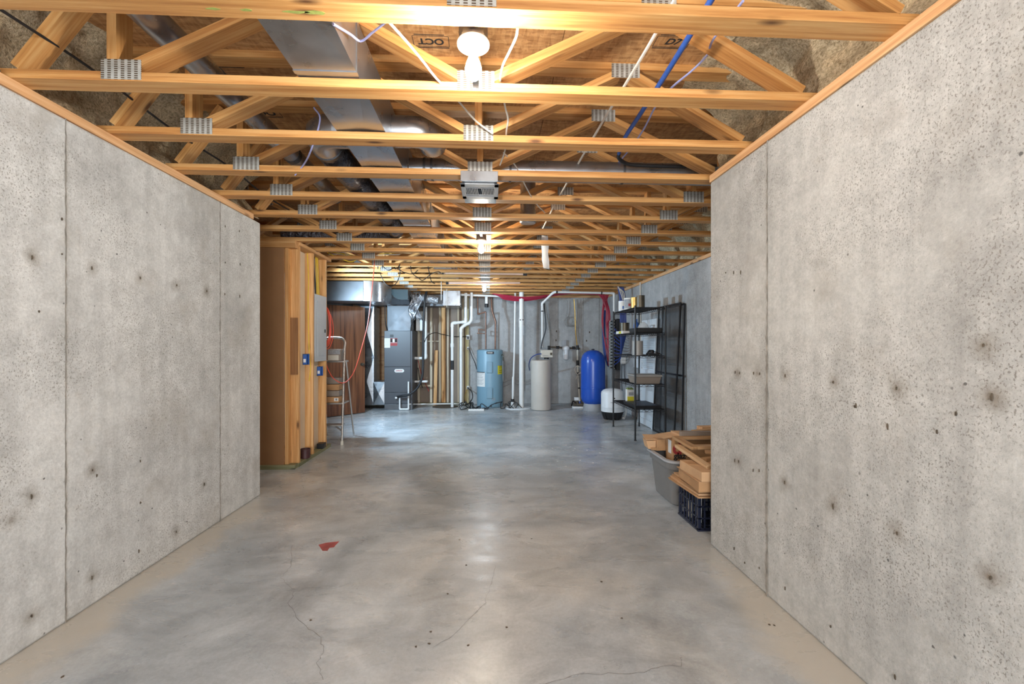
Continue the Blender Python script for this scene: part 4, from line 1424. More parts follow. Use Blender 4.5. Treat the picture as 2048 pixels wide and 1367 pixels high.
d0 = Vector((V(1025, 800, Yn).x, Yn, 0.018)); d1 = Vector((V(1029, 700, Yn).x, Yn, V(0, 700, Yn).z)); d2 = Vector((V(1030.5, 600, Yn).x, Yn, 2.40))
pvc_run('sump_discharge_pipe', 'slender white discharge pipe with black check valve left of the thick pipe', [d0, d1, d2], 0.021,
        extra=[(d0 + Vector((0, 0, 0.0)), d0 + Vector((0, 0, 0.11)), 0.034, 'pvc', 'adapter'), (d0 + Vector((0, 0, 0.11)), d0 + Vector((0, 0, 0.16)), 0.036, 'black', 'check_valve'),
               (Vector((d0.x + 0.01, Yn, V(0, 800, Yn).z)).lerp(d1, 0.02), Vector((V(1026.5, 757, Yn).x, Yn, V(0, 757, Yn).z)), 0.027, 'pvc', 'sleeve')])
t = thing('sump_cover', 'round white sump pit cover on the floor under the thick pipe', 'cover', (c0.x - 0.07, 9.33, 0))
MB().lathe([(0.275, 0.0), (0.275, 0.010), (0.262, 0.016), (0.0, 0.017)], (c0.x - 0.07, 9.33, 0.0), 40).build('lid', M['tank_white'], t)
p = floor_pt(893, 812)
t = thing('floor_drain_cover', 'dark round floor drain cover in front of the back studs', 'cover', tuple(p))
MB().lathe([(0.27, 0.0), (0.27, 0.006), (0.255, 0.010), (0.0, 0.010)], (p.x - 0.02, 9.62, 0.0), 40).build('lid', M['tie'], t)
# condensate trap and line
Yc = 9.14
g = [Vector((V(x, 0, Yc).x, Yc, z)) for x, z in ((799.5, 0.26), (799.5, 0.022), (817, 0.022), (817, V(0, 766, Yc).z))]
pvc_run('condensate_trap', 'white U shaped condensate trap pipe in front of the furnace', g, 0.016,
        extra=[(Vector((g[0].x - 0.09, Yc, 0.25)), Vector((g[0].x - 0.05, Yc, 0.25)), 0.02, 'pvc', 'cap')])
pvc_run('condensate_line', 'thin white pipe lying along the foot of the back wall', [Vector((g[2].x + 0.02, Yc + 0.02, 0.12)), Vector((V(835, 0, 9.6).x, 9.6, 0.06)), Vector((V(930, 0, 9.72).x, 9.72, 0.05))], 0.014)
Yv = 9.55
v0 = [Vector((V(828.5, 0, Yv).x, Yv, V(0, 717, Yv).z)), Vector((V(851.5, 0, Yv).x, Yv, V(0, 717, Yv).z)), Vector((V(851.5, 0, Yv).x, Yv, 2.11))]
pvc_run('furnace_vent_pipe', 'white vent pipe elbowing up from the right side of the furnace', v0, 0.030)
pvc_run('furnace_intake_pipe', 'short white pipe stub low on the right side of the furnace', [Vector((V(829, 0, Yv).x, Yv, V(0, 766, Yv).z)), Vector((V(853, 0, Yv).x, Yv, V(0, 766, Yv).z)), Vector((V(853, 0, Yv).x, Yv + 0.12, V(0, 766, Yv).z))], 0.022)


def cable(name, label, pts, r, mk, cat='cable', k=8, n=6, group=None):
    pts = [Vector(p) for p in pts]
    o = MB().tube(pts, r, n, smooth=k).build(name, M[mk], loc=pts[-1])
    return tag(o, label, cat, group)


cable('black_hose', 'thick black hose dropping from the ceiling and curving into the furnace base',
      [V(853, 583, 9.15), V(850, 600, 9.1), V(847.5, 640, 9.1), V(846.5, 690, 9.1), V(846, 735, 9.08), V(843, 758, 9.07), V(834, 776, 9.06), V(819, 788, 9.06), V(804, 791.5, 9.08), V(797, 793, 9.13), V(795, 793, 9.2)], 0.024, 'black', 'hose', 8, 10)
cable('thermostat_wire', 'thin black wire arching from the hose to the back studs', [V(848, 685, 9.1), V(856, 671, 9.3), V(870, 665, 9.6), V(884, 668, 9.88), V(905, 672, 9.9), V(934, 673, 9.9)], 0.008, 'black')
cable('black_wire', 'thin black wire hanging beside the furnace plenum', [V(771, 590, 9.2), V(770, 620, 9.22), V(771, 645, 9.22), V(774, 660, 9.24)], 0.010, 'black')
cable('red_wire', 'thin red wire running down right of the furnace', [V(836, 720, 9.9), V(842, 745, 9.9), V(850, 765, 9.9), V(858, 782, 9.9)], 0.008, 'red_print')
cable('grey_wire', 'thin dark wire beside the red wire right of the furnace', [V(836, 735, 9.88), V(839, 755, 9.88), V(845, 775, 9.88)], 0.009, 'black')
cable('curved_black_wire', 'black wire curling from the foil wrap onto the furnace top', [V(846, 600, 9.12), V(838, 615, 9.1), V(829, 635, 9.12), V(823, 650, 9.15), V(821, 661, 9.2)], 0.009, 'black')

# ------------------------------------------------------------------ water heater
hx, hy, hr = 0.03, 9.62, 0.277
t = thing('water_heater', 'slate blue cylindrical electric water heater with white and yellow labels', 'water heater', (hx, hy, 0))
MB().lathe([(hr - 0.02, 0.0), (hr - 0.005, 0.01), (hr, 0.03), (hr, 1.185), (hr - 0.006, 1.20), (hr - 0.03, 1.213), (0.1, 1.22)], (hx, hy, 0.0), 48).build('tank_shell', M['heater'], t)


def curved(name, mk, a0, a1, z0, z1, off, parent, cx, cy, r, steps=8, thick=0.004):
    """patch wrapped on a vertical cylinder; angles in degrees, 0 faces the camera (-Y), positive to the right"""
    m = MB()
    vs, fs = [], []
    for i in range(steps + 1):
        a = math.radians(a0 + (a1 - a0) * i / steps)
        for rr in (r + off, r + off - thick):
            vs.append((cx + rr * math.sin(a), cy - rr * math.cos(a), z0))
            vs.append((cx + rr * math.sin(a), cy - rr * math.cos(a), z1))
    for i in range(steps):
        q = 4 * i
        fs += [(q, q + 4, q + 5, q + 1), (q + 2, q + 3, q + 7, q + 6), (q + 1, q + 5, q + 7, q + 3), (q, q + 2, q + 6, q + 4)]
    q = 4 * steps
    fs += [(0, 1, 3, 2), (q, q + 2, q + 3, q + 1)]
    return m.add(vs, fs).build(name, M[mk], parent)


hz = lambda py: V(980, py, hy - hr * 0.9).z
bd = curved('brand_plate', 'black', -15, 17, hz(707.5), hz(702.5), 0.003, t, hx, hy, hr)
for k in range(5):
    curved('plate_letter', 'paper', -10 + k * 4.5, -7.5 + k * 4.5, hz(706), hz(704), 0.0045, bd, hx, hy, hr, 2)
for a, b in ((723, 745), (775, 796)):
    cv = curved('element_cover', 'heater_trim', -14, 10, hz(b), hz(a), 0.022, t, hx, hy, hr, 6, 0.022)
    cv.modifiers.new('bevel', 'BEVEL').width = 0.005
wl_ = curved('warning_label', 'paper', -78, -22, hz(773), hz(744), 0.002, t, hx, hy, hr, 10)
curved('label_header', 'ink', -76, -23, hz(745), hz(743.5), 0.003, wl_, hx, hy, hr, 8)
for py in (747, 750, 753, 755, 758, 760.5, 763, 765.5, 768):
    curved('print_line', 'label_grey', -70, -26 - (py * 7 % 13), hz(py + 0.7), hz(py), 0.003, wl_, hx, hy, hr, 6)
yl = curved('energy_label', 'yellow_label', 36, 66, hz(748.5), hz(731), 0.002, t, hx, hy, hr, 6)
for py in (731.5, 735, 740, 744):
    curved('print_line', 'ink', 44, 62, hz(py + 0.9), hz(py), 0.003, yl, hx, hy, hr, 4)
MB().tube([(hx + 0.02, hy - hr - 0.005, hz(811)), (hx + 0.02, hy - hr - 0.05, hz(811))], 0.018, 12).build('drain_valve', M['black'], t)
m = MB()
vx, vy = hx + hr * math.sin(math.radians(62)), hy - hr * math.cos(math.radians(62))
MB().tube([(vx - 0.02, vy + 0.02, 1.10), (vx + 0.03, vy - 0.03, 1.10), (vx + 0.035, vy - 0.035, 1.06), (vx + 0.033, vy - 0.03, 0.98)], 0.013, 8).build('relief_valve', M['dark_tin'], t)
MB().tube([(vx + 0.03, vy - 0.03, 0.99), (vx + 0.035, vy - 0.03, 0.55)], 0.011, 8).build('relief_pipe', M['grey_plastic'], t)
curved('rating_mark', 'label_grey', 10, 14, hz(800.5), hz(795), 0.002, t, hx, hy, hr, 2)
curved('rating_mark', 'label_grey', 18, 22, hz(800.5), hz(795), 0.002, t, hx, hy, hr, 2)

Yw = 9.62
pvc_run('cold_water_pipe', 'copper pipe jogging left above the water heater', [Vector((V(971.5, 0, Yw).x, Yw, 1.215)), Vector((V(971.5, 0, Yw).x, Yw, V(0, 619.5, Yw).z)), Vector((V(956, 0, Yw).x, Yw, V(0, 625, Yw).z)), Vector((V(955, 0, Yw).x, Yw, 2.40))], 0.015, 'copper',
        extra=[(V(971, 660, Yw), V(956, 658, Yw), 0.010, 'copper', 'branch'), (V(971, 667, Yw), V(954, 666, Yw), 0.010, 'copper', 'branch'), (V(957, 667, Yw), V(957, 657, Yw), 0.010, 'copper', 'branch')])
pvc_run('hot_water_pipe', 'dark red flexible pipe above the right of the water heater', [Vector((V(990.5, 0, Yw).x, Yw, 1.215)), Vector((V(991, 0, Yw).x, Yw, V(0, 640, Yw).z)), Vector((V(984, 0, Yw).x, Yw, V(0, 617, Yw).z)), Vector((V(982, 0, Yw).x, Yw, 2.40))], 0.019, 'copper')
t = thing('vent_stub', 'white vent stub with a dark end below the farthest bulb', 'pipe', tuple(V(973, 613, 9.5)))
MB().tube([V(973, 590, 9.5), V(973, 608, 9.5)], 0.032, 14).build('pipe_length', M['pvc'], t)
MB().tube([V(973, 607, 9.5), V(973, 614, 9.5)], 0.040, 14).build('end_fitting', M['black'], t)
cable('heater_cable', 'thin dark cable sagging to the left side of the water heater', [V(938, 695, 9.92), V(944, 712, 9.9), V(950, 725, 9.85), V(953.5, 738, 9.7)], 0.008, 'black')
for k, dy in enumerate((0, 8)):
    cable('wall_wire', 'thin dark wire sagging along the back wall right of the water heater, %s' % ('upper one' if k == 0 else 'lower one'), [V(1007, 765 + dy, 9.9), V(1018, 760 + dy, 9.95), V(1027, 756 + dy, 9.95), V(1036, 761 + dy, 9.95), V(1048, 763 + dy * 0.6, 9.95), V(1062, 757 + dy, 9.95)], 0.007, 'grey_wire')

# black cords lying tangled on the floor
random.seed(11)


def tangle(name, label, x0, x1, y0, y1, n, seed):
    rnd = random.Random(seed)
    pts = []
    for k in range(n):
        f = k / (n - 1)
        pts.append(Vector((x0 + (x1 - x0) * f + rnd.uniform(-0.09, 0.09), rnd.uniform(y0, y1), rnd.choice((0.012, 0.014, 0.05, 0.10)) * (0.6 + rnd.random()))))
    pts[0].z = pts[-1].z = 0.012
    return cable(name, label, pts, 0.009, 'black', 'cord', 5)


xa, xb, xc = floor_pt(925, 815).x, floor_pt(955, 815).x, floor_pt(1035, 815).x
tangle('appliance_cord', 'black power cord heaped at the foot of the yellowish post', xa, xb - 0.02, 9.1, 9.36, 26, 1)
tangle('trailing_cord', 'black power cord trailing along the front of the water heater', xb - 0.1, 0.30, 9.16, 9.30, 16, 2)
tangle('pump_cord', 'black power cord tangled over the edge of the sump cover', 0.3, xc + 0.05, 9.16, 9.28, 18, 3)
cable('plug_cord', 'black cord looping down from the lowest outlet on the yellowish post', [V(936, 776, 9.88), V(943, 782, 9.8), V(945, 795, 9.7), V(938, 806, 9.5), V(932, 810, 9.36)], 0.010, 'black', 'cord')
cable('brown_cord', 'brown cord curving down the yellowish post', [V(935, 778, 9.9), V(930, 790, 9.85), V(932, 803, 9.7), V(940, 808, 9.5)], 0.010, 'gold', 'cord')
t = thing('power_strip', 'white power strip lying on the floor before the water heater', 'power strip', (xb, 9.1, 0))
q0, q1 = floor_pt(936, 823), floor_pt(968, 824)
MB().box(q0.x, q1.x, 8.98, 9.05, 0.0, 0.035).build('strip_body', M['pvc'], t, smooth=False, bevel=0.006)
for k in range(5):
    x = q0.x + 0.04 + k * (q1.x - q0.x - 0.08) / 4
    MB().box(x - 0.015, x + 0.015, 9.0, 9.03, 0.035, 0.037).build('socket', M['label_grey'], t, smooth=False)

# ------------------------------------------------------------------ water softener and filter
sx, sy, sr = 1.067, 9.10, 0.205
t = thing('water_softener', 'tall beige cylindrical water softener tank with control head', 'softener', (sx, sy, 0))
MB().lathe([(sr - 0.02, 0.0), (sr - 0.004, 0.012), (sr, 0.03), (sr, 0.93), (sr - 0.002, 0.94)], (sx, sy, 0.0), 48).build('brine_tank', M['beige'], t)
MB().lathe([(sr + 0.004, 0.94), (sr + 0.004, 0.985), (sr - 0.004, 0.998), (sr - 0.03, 1.005), (0.05, 1.010)], (sx, sy, 0.0), 48).build('lid', M['beige'], t)
hx0, hx1 = V(1081.5, 0, 9.2).x, V(1105, 0, 9.2).x
z0_, z1_ = V(0, 716, 9.15).z, V(0, 700, 9.15).z
hd = MB().hexa([(hx0, 9.10, z0_), (hx1, 9.12, z0_), (hx1, 9.30, z0_), (hx0, 9.30, z0_)], [(hx0, 9.13, z1_), (hx1, 9.15, z1_), (hx1, 9.30, z1_), (hx0, 9.30, z1_)]).build('control_head', M['ivory'], t, smooth=False, bevel=0.01)
MB().box(hx1 - 0.06, hx1 - 0.02, 9.105, 9.13, z0_ + 0.05, z0_ + 0.10).build('dial', M['dark_tin'], hd, smooth=False)
MB().box(hx0 + 0.02, hx0 + 0.14, 9.098, 9.12, z0_ + 0.035, z0_ + 0.042).build('trim_line', M['label_grey'], hd, smooth=False)
MB().lathe([(0.05, 0.0), (0.05, 0.04)], ((hx0 + hx1) / 2, 9.22, z0_ - 0.035), 16).build('valve_neck', M['black'], t)
cable('softener_tube', 'thin blue tube curving from the softener control head to its left', [V(1083, 707, 9.1), V(1072, 709, 9.12), V(1062, 716, 9.2), V(1058, 728, 9.4), V(1059, 740, 9.6)], 0.010, 'blue_pipe', 'tube')
Yf = 9.82
pvc_run('filter_supply_pipe', 'dark horizontal pipe carrying the white filter housing', [V(1096, 693.5, Yf), V(1160, 696.5, Yf)], 0.020, 'tie',
        extra=[(V(1098, 691, Yf), V(1098, 699, Yf), 0.03, 'black', 'valve'), (V(1112, 694, Yf), V(1118, 694.5, Yf), 0.03, 'black', 'valve'), (V(1144, 695, Yf), V(1150, 695.5, Yf), 0.03, 'black', 'valve'), (V(1155, 690, Yf), V(1155, 700, Yf), 0.03, 'black', 'tee')])
fx = V(1131, 0, Yf).x
zz = lambda py: V(0, py, Yf - 0.05).z
t = thing('water_filter', 'white cartridge water filter housing on the back wall', 'filter', (fx, Yf - 0.05, zz(722)))
MB().lathe([(0.02, zz(721.5)), (0.055, zz(720)), (0.060, zz(717)), (0.064, zz(701)), (0.066, zz(699.5))], (fx, Yf - 0.05, 0), 28).build('filter_bowl', M['tank_white'], t)
MB().lathe([(0.078, zz(700)), (0.082, zz(698.5)), (0.082, zz(695)), (0.070, zz(693)), (0.045, zz(691.5))], (fx, Yf - 0.05, 0), 28).build('filter_cap', M['tank_white'], t)
MB().box(fx - 0.055, fx + 0.045, YB - 0.06, YB - 0.002, zz(692), zz(679)).build('wall_bracket', M['pale_grey_plastic'], t, smooth=False, bevel=0.004)
Ys = 9.80
pvc_run('well_supply_pipe', 'pale vertical pipe with black joints left of the blue tank', [V(1155, 699, Ys), V(1155.5, 740, Ys), V(1159.5, 803, 9.4)], 0.020, 'ivory',
        extra=[(V(1155.2, 720, Ys), V(1155.5, 730, Ys), 0.030, 'black', 'joint'), (V(1156.0, 745, 9.75), V(1156.2, 750, 9.73), 0.028, 'black', 'joint'), (V(1158.3, 775, 9.55), V(1158.5, 777, 9.54), 0.026, 'black', 'joint')])
cable('white_loop_wire', 'white wire tied in a loop around the pale supply pipe', [V(1152, 758, 9.7), V(1156, 748, 9.7), V(1163, 742, 9.7), V(1161, 734, 9.7), V(1152, 733, 9.7), V(1150, 740, 9.7), V(1155, 748, 9.7), V(1164, 744, 9.7)], 0.008, 'white_wire', 'wire')
t = thing('tank_tee', 'brass and black valve cluster at the foot of the pale supply pipe', 'valve', tuple(floor_pt(1158, 818)))
p = V(1159, 806, 9.32)
MB().box(p.x - 0.16, p.x + 0.06, 9.22, 9.34, 0.0, 0.035).build('mat', M['pvc'], t, smooth=False, bevel=0.004)
MB().tube([(p.x - 0.12, 9.3, 0.07), (p.x + 0.10, 9.22, 0.07)], 0.028, 10).build('manifold_pipe', M['tie'], t)
MB().tube([(p.x - 0.05, 9.28, 0.06), (p.x - 0.05, 9.28, 0.17)], 0.022, 10).build('valve_stem', M['tie'], t)
MB().box(p.x - 0.12, p.x - 0.03, 9.24, 9.30, 0.16, 0.225).build('pressure_switch', M['pvc'], t, smooth=False, bevel=0.005)
MB().tube([(p.x + 0.0, 9.27, 0.05), (p.x + 0.0, 9.29, 0.14)], 0.02, 10).build('valve_stem', M['blue_pipe'], t)
cable('tee_cord', 'short black cord bundled left of the tank valve cluster', [floor_pt(1143, 812) + Vector((0, 0, 0.01)), V(1146, 802, 9.5), V(1151, 806, 9.45), V(1148, 812, 9.4), V(1155, 803, 9.4), V(1157, 812, 9.3)], 0.012, 'black', 'cord')

# ------------------------------------------------------------------ tanks
bx_c, by_c, brad = 2.10, 8.96, 0.243
t = thing('pressure_tank', 'glossy royal blue pressure tank on a grey base', 'tank', (bx_c, by_c, 0))
MB().lathe([(0.20, 0.0), (0.205, 0.01), (0.19, 0.13), (0.185, 0.145)], (bx_c, by_c, 0.0), 10).build('base_skirt', M['pale_grey_plastic'], t)
prof = [(0.05, 0.105), (0.13, 0.115), (0.19, 0.145), (0.228, 0.20), (brad, 0.27), (brad, 0.44), (brad + 0.004, 0.445), (brad + 0.004, 0.475), (brad, 0.48), (brad, 0.955), (0.236, 1.03), (0.212, 1.10), (0.17, 1.155), (0.11, 1.192), (0.05, 1.208), (0.01, 1.21)]
MB().lathe(prof, (bx_c, by_c, 0.0), 56).build('tank_shell', M['tank_blue'], t)
MB().lathe([(0.03, 1.205), (0.03, 1.225), (0.025, 1.232)], (bx_c, by_c, 0.0), 16).build('valve_cap', M['black'], t)
rx, ry, rr_ = 2.195, 7.88, 0.198
t = thing('small_white_tank', 'short white storage tank on a black footed base', 'tank', (rx, ry, 0))
m = MB().lathe([(0.150, 0.02), (0.185, 0.115), (0.194, 0.125), (0.194, 0.135), (0.18, 0.14)], (rx, ry, 0.0), 40)
m.build('base_ring', M['black'], t)
for k in range(8):
    an = 2 * PI * (k + 0.5) / 8
    c_, s_ = math.cos(an), math.sin(an)
    pr = [(0.115, 0.0), (0.150, 0.0), (0.194, 0.125), (0.115, 0.125)]
    tx = Vector((-s_, c_, 0)) * 0.035
    MB().prism([Vector((rx + r * c_, ry + r * s_, z)) - tx for r, z in pr], tx * 2).build('foot', M['black'], t, smooth=False)
MB().lathe([(0.18, 0.13), (rr_, 0.14), (rr_, 0.215), (rr_ + 0.002, 0.22), (rr_, 0.225), (rr_, 0.455), (0.19, 0.485), (0.165, 0.51), (0.12, 0.53), (0.05, 0.542), (0.01, 0.544)], (rx, ry, 0.0), 48).build('tank_shell', M['tank_white'], t)
curved('logo_mark', 'ink', -7, -2, 0.375, 0.395, 0.001, t, rx, ry, rr_, 3, 0.002)
for k in range(6):
    curved('logo_print', 'label_grey', -24 + k * 7, -19 + k * 7, 0.305, 0.318, 0.001, t, rx, ry, rr_, 2, 0.002)
cable('clear_hose', 'pale blue plastic hose standing right of the small white tank', [V(1250, 812, 7.85), V(1252, 822, 7.85), V(1250, 832, 7.8), V(1247, 836, 7.75)], 0.024, 'film', 'hose', 6, 10)

# ------------------------------------------------------------------ wire shelving unit
SX0, SX1, SY0, SY1 = 2.005, 2.425, 6.06, 7.14
t = thing('wire_shelving', 'black wire shelving unit with five shelves beside the tanks', 'shelving', ((SX0 + SX1) / 2, 6.6, 0))
for x in (SX0, SX1):
    for y in (SY0, SY1):
        po = MB().tube([(x, y, 0.012), (x, y, 1.85)], 0.0125, 10).build('post', M['black_metal'], t)
        MB().lathe([(0.017, 0.0), (0.017, 0.012), (0.008, 0.02)], (x, y, 0), 10).build('leveling_foot', M['black_metal'], po)
ZS = [0.42, 0.765, 1.16, 1.475, 1.825]
first = None
for z in ZS:
    if first is None:
        m = MB()
        w = 0.0055
        for dz_ in (0.0, -0.028):
            for x in (SX0, SX1):
                m.bar((x, SY0, z + dz_), (x, SY1, z + dz_), w, w)
            for y in (SY0, SY1):
                m.bar((SX0, y, z + dz_), (SX1, y, z + dz_), w, w)
        k = 0
        y = SY0
        while y < SY1 - 0.01:
            for x in (SX0, SX1):
                m.bar((x, y, z if k % 2 else z - 0.028), (x, min(y + 0.04, SY1), z - 0.028 if k % 2 else z), 0.004, 0.004)
            y += 0.04
            k += 1
        x = SX0
        k = 0
        while x < SX1 - 0.01:
            for yy in (SY0, SY1):
                m.bar((x, yy, z if k % 2 else z - 0.028), (min(x + 0.04, SX1), yy, z - 0.028 if k % 2 else z), 0.004, 0.004, (0, 1, 0))
            x += 0.04
            k += 1
        y = SY0 + 0.03
        while y < SY1:
            m.bar((SX0, y, z + 0.003), (SX1, y, z + 0.003), 0.0035, 0.0035)
            y += 0.028
        for x in (SX0 + 0.14, SX0 + 0.28):
            m.bar((x, SY0, z - 0.001), (x, SY1, z - 0.001), 0.005, 0.005)
        first = m.build('wire_shelf', M['black_metal'], t, smooth=False)
        z_first = z
    else:
        o = first.copy()
        C.objects.link(o)
        o.parent = t
        o.location = first.location + Vector((0, 0, z - z_first))

# things on the shelves
def tin(x, y, z, r, h, mk, label, lid='galv', name='paint_can', band=None):
    t = thing(name, label, 'can', (x, y, z))
    MB().lathe([(r, 0.0), (r, h - 0.006), (r + 0.002, h - 0.004), (r + 0.002, h), (r - 0.008, h), (r - 0.010, h - 0.006), (0.0, h - 0.006)], (x, y, z), 28).build('can_body', M[mk], t)
    if band:
        curved('can_label', band, -85, 85, z + 0.02, z + h - 0.02, 0.0015, t, x, y, r, 10, 0.002)
    return t


Z5 = ZS[4] + 0.006
tin(2.07, 6.86, Z5, 0.062, 0.155, 'tank_white', 'white paint can with blue print at the left end of the top shelf', band='paper')
curved('blue_print', 'blue_box', -20, 20, Z5 + 0.03, Z5 + 0.075, 0.003, bpy.data.objects['paint_can'], 2.07, 6.86, 0.062, 5, 0.002)
tin(2.105, 6.62, Z5, 0.082, 0.175, 'paper', 'large printed paint can in the middle of the top shelf', band='label_grey', name='printed_can')
curved('red_band', 'red_print', -30, 50, Z5 + 0.05, Z5 + 0.09, 0.003, bpy.data.objects['printed_can'], 2.105, 6.62, 0.082, 6, 0.002)
tin(2.10, 6.37, Z5, 0.055, 0.16, 'gold', 'gold coloured tin on the top shelf beside the printed can', name='gold_tin')
tin(2.115, 6.16, Z5, 0.055, 0.165, 'dark_tin', 'dark bronze tin at the right end of the top shelf', name='dark_tin')
Z4 = ZS[3] + 0.006
tin(2.13, 6.95, Z4 + 0.045, 0.075, 0.13, 'dark_tin', 'dark tin with white side standing on a box on the second shelf', name='dark_can')
t = thing('white_carton', 'white and yellow carton lying on the second shelf', 'box', (2.12, 6.87, Z4))
MB().box(2.03, 2.24, 6.72, 7.08, Z4, Z4 + 0.042).build('carton', M['paper'], t, smooth=False, bevel=0.002)
MB().box(2.028, 2.03, 6.80, 6.92, Z4 + 0.004, Z4 + 0.038).build('yellow_print', M['yellow_label'], t, smooth=False)
t = thing('blue_bottle', 'blue bottle standing on the second shelf', 'bottle', (2.16, 6.48, Z4))
MB().lathe([(0.035, 0.0), (0.038, 0.005), (0.038, 0.12), (0.03, 0.15), (0.014, 0.17), (0.014, 0.185)], (2.16, 6.48, Z4), 20).build('bottle_body', M['blue_box'], t)
MB().lathe([(0.016, 0.18), (0.016, 0.205), (0.012, 0.207)], (2.16, 6.48, Z4), 16).build('bottle_cap', M['blue_box'], t)
t = thing('black_tray', 'long black tray on the right half of the second shelf', 'tray', (2.22, 6.3, Z4))
m = MB()
bx0, bx1, by0, by1 = 2.04, 2.40, 6.10, 6.42
m.box(bx0, bx1, by0, by1, Z4, Z4 + 0.006)
for a, b, c_, d_ in ((bx0, bx1, by0, by0 + 0.006), (bx0, bx1, by1 - 0.006, by1), (bx0, bx0 + 0.006, by0, by1), (bx1 - 0.006, bx1, by0, by1)):
    m.box(a, b, c_, d_, Z4, Z4 + 0.065)
m.build('tray_body', M['black'], t, smooth=False)
rnd = random.Random(4)
m = MB()
n, rows = 14, 6
vs, fs = [], []
for j in range(rows):
    f = j / (rows - 1)
    for k in range(n):
        an = 2 * PI * k / n
        r = (0.10 * (1 - f) ** 0.7 + 0.01) * rnd.uniform(0.75, 1.15)
        vs.append((2.19 + r * math.cos(an), 6.27 + r * 1.1 * math.sin(an), Z4 + 0.03 + 0.13 * f))
for j in range(rows - 1):
    for k in range(n):
        fs.append((j * n + k, j * n + (k + 1) % n, (j + 1) * n + (k + 1) % n, (j + 1) * n + k))
fs.append(tuple((rows - 1) * n + k for k in range(n)))
fs.append(tuple(range(n))[::-1])
tag(m.add(vs, fs).build('plastic_bag', M['film'], loc=(2.19, 6.27, Z4 + 0.03)), 'crumpled clear plastic bag slumped in the black tray', 'bag')
Z3 = ZS[2] + 0.006
tin(2.09, 6.22, Z3, 0.075, 0.20, 'grey_tin', 'plain grey cylinder standing on the third shelf', name='grey_cylinder')
t = thing('black_bundle', 'lumpy black gadget lying on the third shelf beside the grey cylinder', 'gadget', (2.28, 6.14, Z3))
MB().box(2.20, 2.36, 6.10, 6.20, Z3, Z3 + 0.03).build('body', M['black'], t, smooth=False, bevel=0.008)
MB().lathe([(0.04, 0.0), (0.042, 0.03), (0.03, 0.045)], (2.26, 6.15, Z3 + 0.03), 14).build('knob', M['black'], t)
MB().tube([(2.18, 6.12, Z3 + 0.01), (2.20, 6.1, Z3 + 0.05), (2.24, 6.12, Z3 + 0.055), (2.33, 6.14, Z3 + 0.04), (2.40, 6.13, Z3 + 0.008)], 0.007, 6, smooth=4).build('lead', M['black'], t)
Z2 = ZS[1] + 0.006
t = thing('lidded_bin', 'taupe plastic bin with a pale lid on the fourth shelf', 'bin', (2.2, 6.3, Z2))
MB().hexa([(2.04, 6.10, Z2), (2.36, 6.10, Z2), (2.36, 6.42, Z2), (2.04, 6.42, Z2)], [(2.02, 6.08, Z2 + 0.10), (2.38, 6.08, Z2 + 0.10), (2.38, 6.44, Z2 + 0.10), (2.02, 6.44, Z2 + 0.10)]).build('bin_body', M['tan'], t, smooth=False, bevel=0.008)
MB().box(2.01, 2.39, 6.07, 6.45, Z2 + 0.10, Z2 + 0.125).build('lid', M['grey_tin'], t, smooth=False, bevel=0.006)
Z1 = ZS[0] + 0.006
t = thing('solvent_tin', 'yellow and white rectangular tin with green cap on the lowest shelf', 'tin', (2.15, 6.75, Z1))
MB().box(2.09, 2.20, 6.70, 6.78, Z1, Z1 + 0.21).build('tin_body', M['paper'], t, smooth=False, bevel=0.004)
MB().box(2.095, 2.195, 6.698, 6.70, Z1 + 0.01, Z1 + 0.105).build('yellow_panel', M['yellow_label'], t, smooth=False)
MB().box(2.115, 2.19, 6.697, 6.698, Z1 + 0.12, Z1 + 0.17).build('pale_panel', M['label_grey'], t, smooth=False)
MB().box(2.10, 2.19, 6.70, 6.78, Z1 + 0.21, Z1 + 0.228).build('cap', M['green'], t, smooth=False, bevel=0.006)
MB().tube([(2.11, 6.74, Z1 + 0.22), (2.12, 6.74, Z1 + 0.245), (2.17, 6.74, Z1 + 0.245), (2.18, 6.74, Z1 + 0.22)], 0.005, 6).build('handle', M['green'], t)
t = thing('black_flat_tray', 'flat black tray lying across the lowest shelf', 'tray', (2.2, 6.4, Z1))
MB().hexa([(2.03, 6.10, Z1), (2.36, 6.10, Z1), (2.36, 6.66, Z1), (2.03, 6.66, Z1)], [(2.02, 6.09, Z1 + 0.045), (2.37, 6.09, Z1 + 0.045), (2.37, 6.67, Z1 + 0.045), (2.02, 6.67, Z1 + 0.045)]).build('tray_body', M['black'], t, smooth=False, bevel=0.004)
MB().box(2.04, 2.35, 6.11, 6.65, Z1 + 0.045, Z1 + 0.047).build('tray_floor', M['navy'], t, smooth=False)

# panels leaning on the far right wall, behind the shelving
def lean_frame(label, y0, y1, h, x_foot, x_top, fw=0.022, name='window_screen', group=None):
    t = thing(name, label, 'screen', (x_foot, (y0 + y1) / 2, 0), group)
    k = (x_top - x_foot) / h
    P = lambda y, z: Vector((x_foot + k * z, y, z))
    for a, b in (((y0, 0.011), (y0, h)), ((y1, 0.011), (y1, h)), ((y0, 0.011), (y1, 0.011)), ((y0, h), (y1, h)), ((y0, h * 0.48), (y1, h * 0.48))):
        MB().bar(P(*a), P(*b), 0.016, fw, (0, 1, 0) if a[0] == b[0] else (0, 0, 1)).build('frame_bar', M['black_metal'], t, smooth=False)
    MB().add([P(y0, 0.011), P(y1, 0.011), P(y1, h), P(y0, h)], [(0, 1, 2, 3)]).build('fly_mesh', M['screen'], t, smooth=False)
    return t


